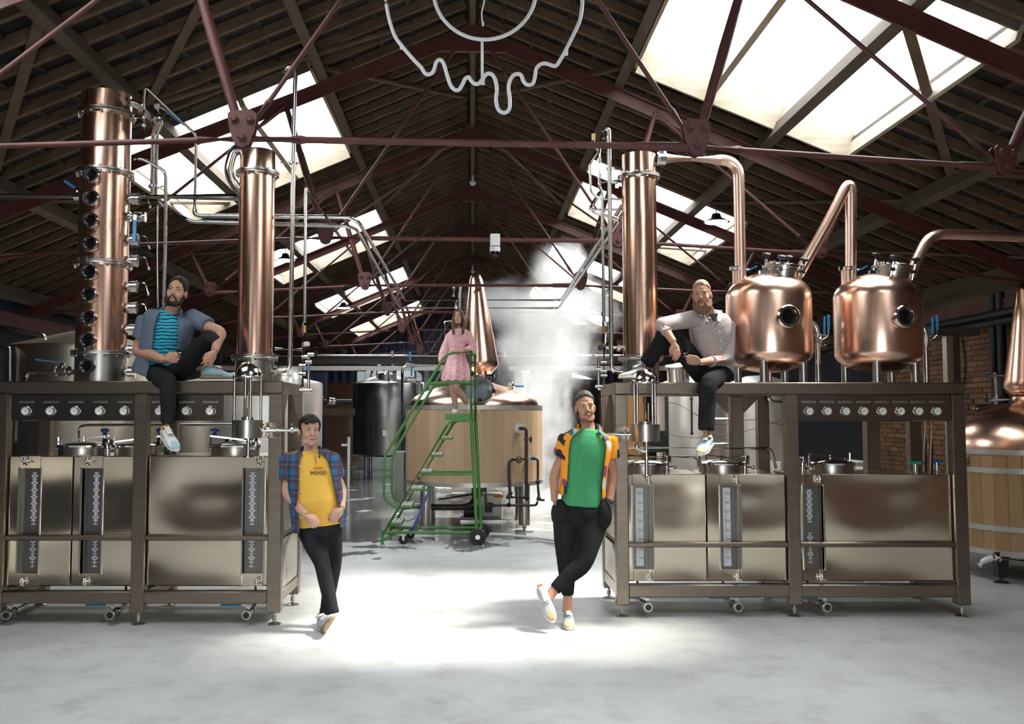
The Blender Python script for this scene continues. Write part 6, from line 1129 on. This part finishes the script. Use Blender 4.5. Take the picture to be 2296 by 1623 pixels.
# ---- standing man in the green tee
def man_green():
    t = thing('person', (.80, 7.46, 0), 'person in a green tee under a bright patchwork shirt, hands in pockets', 'person')
    hd = Vector((0.934,7.42,1.793)); nk = Vector((0.965,7.5,1.644)); pel = Vector((0.903,7.52,0.955)); shL, shR = Vector((0.791,7.52,1.543)), Vector((1.147,7.52,1.536)); elL, elR = Vector((0.688,7.56,1.22)), Vector((1.184,7.56,1.212)); wrL, wrR = Vector((0.678,7.47,1.012)), Vector((1.134,7.47,0.99))
    up = (nk - pel).normalized(); x = (X_ - up * up.x).normalized(); y = Y_
    R = basis((.05, -1, .03), (-.05, 0, 1)); b = head(t, hd, R, 'skin', 'hair_grey', 1.03, 'short', 'stubble', 'hair_brown', .98)
    b.tube([hd + Vector((0, .03, -.06)), nk + Vector((0, .01, 0)), nk + Vector((0, .02, -.07))], [.055, .057, .075], 16); arm(b, shL + Vector((.02, 0, -.03)), elL, wrL); arm(b, shR + Vector((-.02, 0, -.03)), elR, wrR); hand(b, wrL, (.42, .03, -1), (.9, .1, .2), .9, .5, 1); hand(b, wrR, (-.42, .03, -1), (-.9, .1, .2), .9, .5, -1)
    T = lambda a, c_, d: hd + R @ Vector((a * 1.03, c_ * 1.03, d * 1.03)); m = MB()
    for g in (-1, 1): m.torus(T(g * .032, -.104, .0), R @ Vector((0, 1, 0)), .0235, .0012, 28, 6); m.tube([T(g * .055, -.102, .008), T(g * .078, -.05, .006), T(g * .080, .02, .0)], .0012, 6)
    m.tube([T(-.009, -.104, .006), T(0, -.107, .009), T(.009, -.104, .006)], .0012, 6); obj('spectacles', m, 'gold', t)
    L = [(jl(pel, nk, f), x, y, w, d) for f, w, d in ((.02, .172, .118), (.14, .168, .118), (.30, .160, .112), (.48, .166, .114), (.64, .178, .118), (.78, .186, .108), (.87, .168, .092), (.925, .11, .076), (.955, .086, .070))]
    obj('green_t_shirt', blob(torso(MB(), L), .011, 3), 'green_tee', t, 80)
    sL = L[1:]; gaps = [(.88, .98), (.86, .95), (.84, .90), (.80, .84), (.74, .78), (.64, .66), (.55, .6), (.55, .6)]
    m = open_shirt(sL, gaps, .014, .016); sleeve(m, shL, elL, .50, .072, .072); sleeve(m, shR, elR, .52, .072, .074); obj('patchwork_shirt', blob(m, .009, 2), 'patchwork', t, 80)
    m = MB(); m.tube([nk + Vector((-.10, -.09, -.105)), nk + Vector((-.085, -.01, -.018)), nk + Vector((0, .08, .02)), nk + Vector((.085, -.01, -.018)), nk + Vector((.10, -.09, -.105))], [(.006, .014), (.010, .028), (.010, .022), (.010, .028), (.006, .014)], 10); obj('collar', m, 'patchwork', t)
    hL, hR = Vector((0.783,7.52,0.845)), Vector((1.018,7.52,0.845)); kL, kR = Vector((0.779,7.5,0.516)), Vector((0.9,7.4,0.518)); aL, aR = Vector((0.79,7.52,0.234)), Vector((0.663,7.34,0.313))
    m = MB(); m.ell(pel + Vector((0, 0, -.05)), (.19, .128, .13), None, 20)
    for h, k, a in ((hL, kL, aL), (hR, kR, aR)): q, r = smooth_chain([h + Vector((0, 0, .06)), h, jl(h, k, .5), k, jl(k, a, .45), jl(k, a, .85), a], [.115, .115, .104, .080, .068, .056, .048]); m.tube(q, r, 16)
    for p_ in (Vector((0.727,7.48,0.908)), Vector((1.083,7.48,0.901))): m.ell(p_, (.078, .085, .125), None, 16)
    obj('joggers', blob(m, .010, 2), 'black_cloth', t, 80)
    m = MB(); m.tube([nk * 0 + pel + Vector((-.015, -.128, .0)), pel + Vector((-.018, -.135, -.08))], .004, 6).tube([pel + Vector((.015, -.128, .0)), pel + Vector((.02, -.135, -.07))], .004, 6); obj('drawstring', m, 'black_cloth', t)
    fL, fR = Vector((0.783,7.5,0.1)), Vector((0.598,7.3,0.239)); under(b, L, pel, [([h + Vector((0, 0, .06)), h, jl(h, k, .5), k, jl(k, a, .45), a, f], [.115, .115, .104, .080, .066, .052, .056]) for h, k, a, f in ((hL, kL, aL, fL), (hR, kR, aR, fR))]); obj('body', blob(b, .006, 3), 'skin', t, 80)
    shoe(t, (.795, 7.56, .002), (.775, 7.285, .002), Z_, 'shoe_grey', 'shoe_tan', 'sole', 1.0); shoe(t, Vector((0.559,7.4,0.287)), Vector((0.638,7.2,0.088)), (-.1, -.75, .55), 'shoe_grey', 'shoe_tan', 'sole', 1.0)
    w = wrR + Vector((.0, .0, .02)); d_ = (elR - wrR).normalized(); ww = obj('watch_strap', MB().ringrect(w - d_ * .01, d_, .028, .037, .022, 24), 'black', t); obj('watch_case', MB().box(w + Vector((.01, -.04, .0)), (.035, .014, .036), None, 0, .006), 'black', t)
man_green()
# ---- seated man with the clear glass, grey shirt
def man_grey():
    t = thing('person', (-2.52, 7.6, 2.012), 'person in a grey shirt and teal tee sitting on the stand with a raised knee', 'person')
    hd = Vector((-2.509,7.52,2.773)); nk = Vector((-2.575,7.6,2.634)); pel = Vector((-2.721,7.72,2.131)); shL, shR = Vector((-2.802,7.62,2.555)), Vector((-2.436,7.66,2.575)); elL, elR = Vector((-2.884,7.66,2.282)), Vector((-2.13,7.5,2.425)); wrL, wrR = Vector((-2.565,7.4,2.189)), Vector((-2.13,7.34,2.252))
    up = (nk - pel).normalized(); x = (X_ - up * up.x).normalized(); y = up.cross(x); y = Vector(-x.cross(up)) if y.y < 0 else y
    b = head(t, hd, basis((.03, -1, .02), (.16, 0, 1)), 'skin', 'hair_dark', 1.0, 'back', 'full', 'hair_dark', 1.0)
    b.tube([hd + Vector((-.01, .03, -.06)), nk + Vector((0, .01, 0)), nk + Vector((-.01, .03, -.08))], [.056, .060, .078], 16); arm(b, shL + Vector((.02, 0, -.02)), elL, wrL, (.056, .053, .050, .048, .032)); arm(b, shR + Vector((-.02, 0, -.02)), elR, wrR, (.054, .05, .046, .043, .030)); hand(b, wrL, (1, -.15, .06), (.0, 1, .25), 1, .95, 1); hand(b, wrR, (-.42, -.2, -.9), (-.5, .8, .1), 1, .35, -1, .22)
    L = [(jl(pel, nk, f) + Vector((0, yo, 0)), x, y, w, d) for f, w, d, yo in ((-.10, .175, .13, .0), (.08, .172, .135, 0), (.28, .165, .13, 0), (.50, .172, .128, 0), (.68, .184, .124, 0), (.82, .19, .11, 0), (.90, .165, .092, 0), (.935, .115, .078, .0), (.955, .09, .070, .004))]
    obj('teal_t_shirt', blob(torso(MB(), L), .011, 3), 'teal_tee', t, 80)
    sL = list(L); sL[0] = (L[0][0] + Vector((0, 0, .0)), x, y, .19, .15); gaps = [(.1, 1.0), (.12, 1.0), (.16, .95), (.22, .80), (.26, .62), (.28, .52), (.3, .46), (.42, .5), (.55, .6)]
    m = open_shirt(sL, gaps, .016, .016); sleeve(m, shL, elL, .62, .080, .078); sleeve(m, shR, elR, .60, .078, .076); obj('grey_shirt', blob(m, .009, 2), 'grey_shirt', t, 80)
    m = MB(); m.tube([nk + Vector((-.08, -.09, -.10)), nk + Vector((-.085, -.01, -.012)), nk + Vector((0, .08, .02)), nk + Vector((.085, -.01, -.015)), nk + Vector((.09, -.09, -.105))], [(.006, .014), (.010, .028), (.010, .022), (.010, .028), (.006, .014)], 10); obj('collar', m, 'grey_shirt', t)
    hL, hR = Vector((-2.714,7.66,2.09)), Vector((-2.545,7.68,2.106)); kL, kR = Vector((-2.494,7.3,1.985)), Vector((-2.185,7.42,2.369)); aL, aR = Vector((-2.491,7.3,1.657)), Vector((-2.181,7.6,2.175))
    m = MB(); m.ell(pel + Vector((.02, 0, .0)), (.18, .14, .11), None, 20)
    for h, k, a in ((hL, kL, aL), (hR, kR, aR)): q, r = smooth_chain([jl(pel, h, .6), h, jl(h, k, .5), k, jl(k, a, .4), a], [.105, .10, .092, .074, .064, .050]); m.tube(q, r, 16)
    under(b, L, pel, [([jl(pel, h, .6), h, jl(h, k, .5), k, jl(k, a, .4), a], [.105, .10, .092, .074, .064, .050]) for h, k, a in ((hL, kL, aL), (hR, kR, aR))]); obj('body', blob(b, .006, 3), 'skin', t, 80)
    obj('trousers', blob(m, .010, 2), 'black_cloth', t, 80)
    obj('sock', MB().tube([aL + Vector((0, 0, .03)), aL + Vector((0, -.01, -.05))], [.042, .046], 14), 'sock_orange', t); obj('sock', MB().tube([aR + Vector((-.01, 0, .03)), aR + Vector((.0, 0, -.055))], [.042, .046], 14), 'sock_orange', t)
    shoe(t, Vector((-2.538,7.36,1.543)), Vector((-2.361,7.14,1.439)), (.15, -.45, .9), 'shoe_white', 'shoe_blue', 'sole', 1.02); shoe(t, Vector((-2.303,7.62,2.031)) + Vector((0, 0, .004)), Vector((-1.996,7.5,2.026)) + Vector((0, 0, .004)), Z_, 'shoe_blue', 'shoe_blue', 'sole_gum', 1.05, 'shoe_white')
    obj('finger_ring', MB().torus(wrR + Vector((-.045, -.03, -.10)), (-.4, -.2, -.9), .010, .0025, 16, 6), 'black', t)
    tasting_glass(Vector((-2.4,7.28,2.2)), 'tulip tasting glass of clear spirit in the hand of the grey-shirted sitter')
man_grey()
# ---- seated bearded man
def man_beard():
    t = thing('person', (2.12, 7.95, 2.012), 'person with a long ginger beard in a pale patterned shirt sitting on the stand', 'person')
    hd = Vector((1.996,7.72,2.769)); nk = Vector((2.088,7.84,2.627)); pel = Vector((2.181,8.04,2.124)); shL, shR = Vector((1.943,7.8,2.571)), Vector((2.284,7.98,2.542)); elL, elR = Vector((1.622,7.62,2.502)), Vector((2.256,7.9,2.232)); wrL, wrR = Vector((1.701,7.52,2.34)), Vector((1.939,7.56,2.176))
    up = (nk - pel).normalized(); x = (X_ + Vector((0, .35, 0))); x = (x - up * up.dot(x)).normalized(); y = up.cross(x); y = y if y.y > 0 else -y
    b = head(t, hd, basis((-.38, -1, -.12), (-.10, -.05, 1)), 'skin', 'hair_blond', 1.02, 'crop', 'long', 'hair_brown', .97)
    b.tube([hd + Vector((.03, .04, -.05)), nk + Vector((0, .01, 0)), nk + Vector((.01, .04, -.08))], [.055, .058, .075], 16); arm(b, shL, elL, wrL, (.045, .042, .038, .039, .028)); arm(b, shR, elR, wrR, (.045, .042, .038, .039, .029)); hand(b, wrL, (.22, -.15, -1), (-.4, .9, 0), 1.02, .45, -1, .12); hand(b, wrR, (-1, -.12, .05), (0, .6, .7), 1.02, .9, -1)
    L = [(jl(pel, nk, f), x, y, w, d) for f, w, d in ((-.06, .165, .125), (.10, .165, .128), (.30, .160, .122), (.50, .170, .122), (.68, .182, .122), (.82, .186, .108), (.91, .160, .09), (.965, .098, .074))]
    m = torso(MB(), L, .012); sleeve(m, shL, elL, 1.0, .080, .062); m.ell(elL, .062, None, 14); m.tube([elL, jl(elL, wrL, .42)], [.062, .056], 14); sleeve(m, shR, elR, 1.0, .080, .064); m.ell(elR, .063, None, 14); m.tube([elR, jl(elR, wrR, .62)], [.062, .050], 14); obj('patterned_shirt', blob(m, .009, 2), 'pale_shirt', t, 80)
    m = MB(); m.tube([nk + Vector((-.045, -.125, -.10)), nk + Vector((-.075, -.05, .0)), nk + Vector((.0, .085, .045)), nk + Vector((.09, .0, .015)), nk + Vector((.055, -.115, -.09))], [(.006, .014), (.010, .03), (.010, .022), (.010, .03), (.006, .014)], 10); obj('collar', m, 'pale_shirt', t)
    obj('black_undershirt', MB().prism([nk + Vector((-.02, -.098, -.02)), nk + Vector((.055, -.088, -.012)), nk + Vector((.022, -.122, -.085))], (0, .03, .0)), 'black_cloth', t)
    for k in range(5): p = jl(pel, nk, .15 + k * .15) - y * .142 - x * .0; obj('button', MB().cyl(p, p - y * .006, .006, n=10), 'white_plastic', t)
    hL, hR = Vector((2.049,7.95,2.095)), Vector((2.24,8.02,2.107)); kR, kL = Vector((2.007,7.6,1.988)), Vector((1.709,7.74,2.459)); aR, aL = Vector((1.977,7.58,1.598)), Vector((1.531,7.86,2.178))
    m = MB(); m.ell(pel + Vector((-.02, -.02, .0)), (.175, .14, .11), None, 20)
    for h, k, a in ((hL, kL, aL), (hR, kR, aR)): q, r = smooth_chain([jl(pel, h, .6), h, jl(h, k, .5), k, jl(k, a, .4), jl(k, a, .85), a], [.105, .10, .094, .078, .072, .070, .066]); m.tube(q, r, 16)
    under(b, L, pel, [([jl(pel, h, .6), h, jl(h, k, .5), k, jl(k, a, .4), a], [.105, .10, .094, .078, .072, .060]) for h, k, a in ((hL, kL, aL), (hR, kR, aR))]); obj('body', blob(b, .006, 3), 'skin', t, 80)
    obj('trousers', blob(m, .010, 2), 'black_cloth', t, 80)
    obj('sock', MB().tube([aR + Vector((0, 0, .02)), aR + Vector((0, -.01, -.06))], [.044, .046], 14), 'shoe_tan', t); obj('sock', MB().tube([aL + Vector((0, 0, .02)), aL + Vector((-.03, 0, -.05))], [.044, .046], 14), 'shoe_tan', t)
    shoe(t, Vector((2.027,7.68,1.463)), Vector((1.884,7.42,1.391)), (-.1, -.35, .9), 'shoe_blue', 'shoe_tan', 'sole', 1.06); shoe(t, Vector((1.569,7.88,2.045)) + Vector((0, 0, .006)), Vector((1.284,7.78,2.041)) + Vector((0, 0, .006)), Z_, 'shoe_grey', 'shoe_tan', 'sole', 1.06)
    tasting_glass(Vector((1.782,7.47,2.208)), 'tulip tasting glass of clear spirit in the hand of the bearded sitter')
man_beard()
# ---- woman on the steps
def woman():
    t = thing('person', (-.22, 12.35, 1.745), 'person in a short pink patterned dress standing on top of the green steps', 'person')
    Yb = 12.35; s = .86; hd = Vector((-0.197,12.28,3.085)); nk = Vector((-0.186,12.34,2.93)); wa = Vector((-0.223,12.36,2.621)); shL, shR = Vector((-0.304,12.36,2.869)), Vector((-0.074,12.36,2.882)); elL, elR = Vector((-0.391,12.38,2.647)), Vector((0,12.36,2.645)); wrL, wrR = Vector((-0.45,12.3,2.431)), Vector((-0.146,12.16,2.594)); x, y = X_, Y_
    b = head(t, hd, basis((-.22, -1, .05), (0, 0, 1)), 'skin_fair', 'hair_brown', s, 'long', None, 'hair_brown', .87)
    b.tube([hd + Vector((0, .03, -.05)), nk, nk + Vector((0, .01, -.05))], [.042, .042, .06], 14); arm(b, shL, elL, wrL, (.035, .034, .03, .03, .021)); arm(b, shR, elR, wrR, (.035, .034, .03, .03, .021)); hand(b, wrL, (-.3, -.35, -.85), (.3, -.3, -.2), .8, .8, 1); hand(b, wrR, (-1, -.05, .0), (0, 1, 0), .8, .3, 1)
    hpL, hpR = wa + Vector((-.07, 0, -.22)), wa + Vector((.07, 0, -.22)); kL, kR = Vector((-0.277,12.3,2.086)), Vector((-0.232,12.22,2.108)); aL, aR = Vector((-0.234,12.36,1.816)), Vector((-0.093,12.42,1.916))
    for h, k, a in ((hpL, kL, aL), (hpR, kR, aR)): q, r = smooth_chain([h, jl(h, k, .5), k, jl(k, a, .35), a], [.078, .068, .050, .050, .033]); b.tube(q, r, 14)
    m = MB(); L = [(jl(wa, nk, f), x, y, w, d) for f, w, d in ((-.05, .105, .085), (.15, .112, .09), (.4, .128, .10), (.62, .14, .098), (.8, .145, .085), (.93, .115, .07), (.98, .065, .052))]; torso(m, L); torso(b, L, -.025); b.ell(wa + Vector((0, 0, -.14)), (.11, .08, .16), None, 16); obj('body', blob(b, .006, 3), 'skin_fair', t, 80)
    q, r = smooth_chain([shL, jl(shL, elL, .6), elL, jl(elL, wrL, .5), jl(elL, wrL, .9)], [.052, .056, .060, .062, .034]); m.tube(q, r, 14); q, r = smooth_chain([shR, jl(shR, elR, .6), elR, jl(elR, wrR, .4), jl(elR, wrR, .7)], [.052, .060, .064, .060, .036]); m.tube(q, r, 14); bo = blob(m, .008, 2)
    hem = Vector((-0.228,12.34,2.204)); rings = []
    for f, w, d in ((0, .112, .09), (.12, .125, .10), (.35, .150, .125), (.65, .18, .15), (.68, .19, .16), (1.0, .205, .175)):
        c = wa.lerp(hem, f); rr = []
        for i in range(60): a = 2 * math.pi * i / 60; k = 1 + .06 * f * math.sin(a * 11) + .03 * f * math.sin(a * 7 + 1); rr.append(c + x * (w * k * math.cos(a)) + y * (d * k * math.sin(a)) + Z_ * (.012 * f * math.sin(a * 11)))
        rings.append(rr)
    bo2 = loft(MB(), rings, caps=True); o = len(bo.v); bo.v += bo2.v; bo.f += [tuple(i + o for i in f) for f in bo2.f]; bo.m += [0] * len(bo2.f); obj('dress', bo, 'pink_print', t, 60)
    obj('waist_tie', MB().torus(wa + Vector((0, 0, -.005)), (0, 0, 1), .108, .006, 28, 8), 'pink_print', t)
    m = MB(); R = basis((-.22, -1, .05), (0, 0, 1)); T = lambda a, b_, c: hd + R @ Vector((a * s, b_ * s, c * s))
    for g, e in ((-1, .0), (1, .02)):
        for j in range(5):
            o = (j - 2) * .012; m.tube(sm([T(g * (.06 + .004 * j), .0 + o, .04), T(g * (.085 + .003 * j), .01 + o, -.03), T(g * (.085 + .006 * j) + e, .0 + o, -.12), T(g * .075 + e, -.045 + o, -.20), T(g * (.068) + e * .7, -.055 + o, -.27 - .012 * (j % 3))]), .019 * s, 8)
    for j in range(8): m.tube(sm([T(-.07 + .02 * j, .085, .02), T(-.085 + .024 * j, .105, -.08), T(-.08 + .024 * j, .10, -.19), T(-.075 + .022 * j, .09, -.25)]), .022 * s, 8)
    obj('long_hair', blob(m, .007, 2), 'hair_long', t, 80)
    ww = obj('watch', MB().ringrect(wrR + Vector((.02, 0, 0)), (1, 0, 0), .022, .03, .02, 20), 'gold', t)
    shoe(t, (-.235, 12.44, 1.747), (-.255, 12.24, 1.747), Z_, 'shoe_white', 'shoe_white', 'sole', .86); shoe(t, Vector((-0.05,12.46,1.891)), Vector((-0.061,12.29,1.785)), (.35, -.3, .9), 'shoe_white', 'shoe_white', 'sole', .86)
woman()
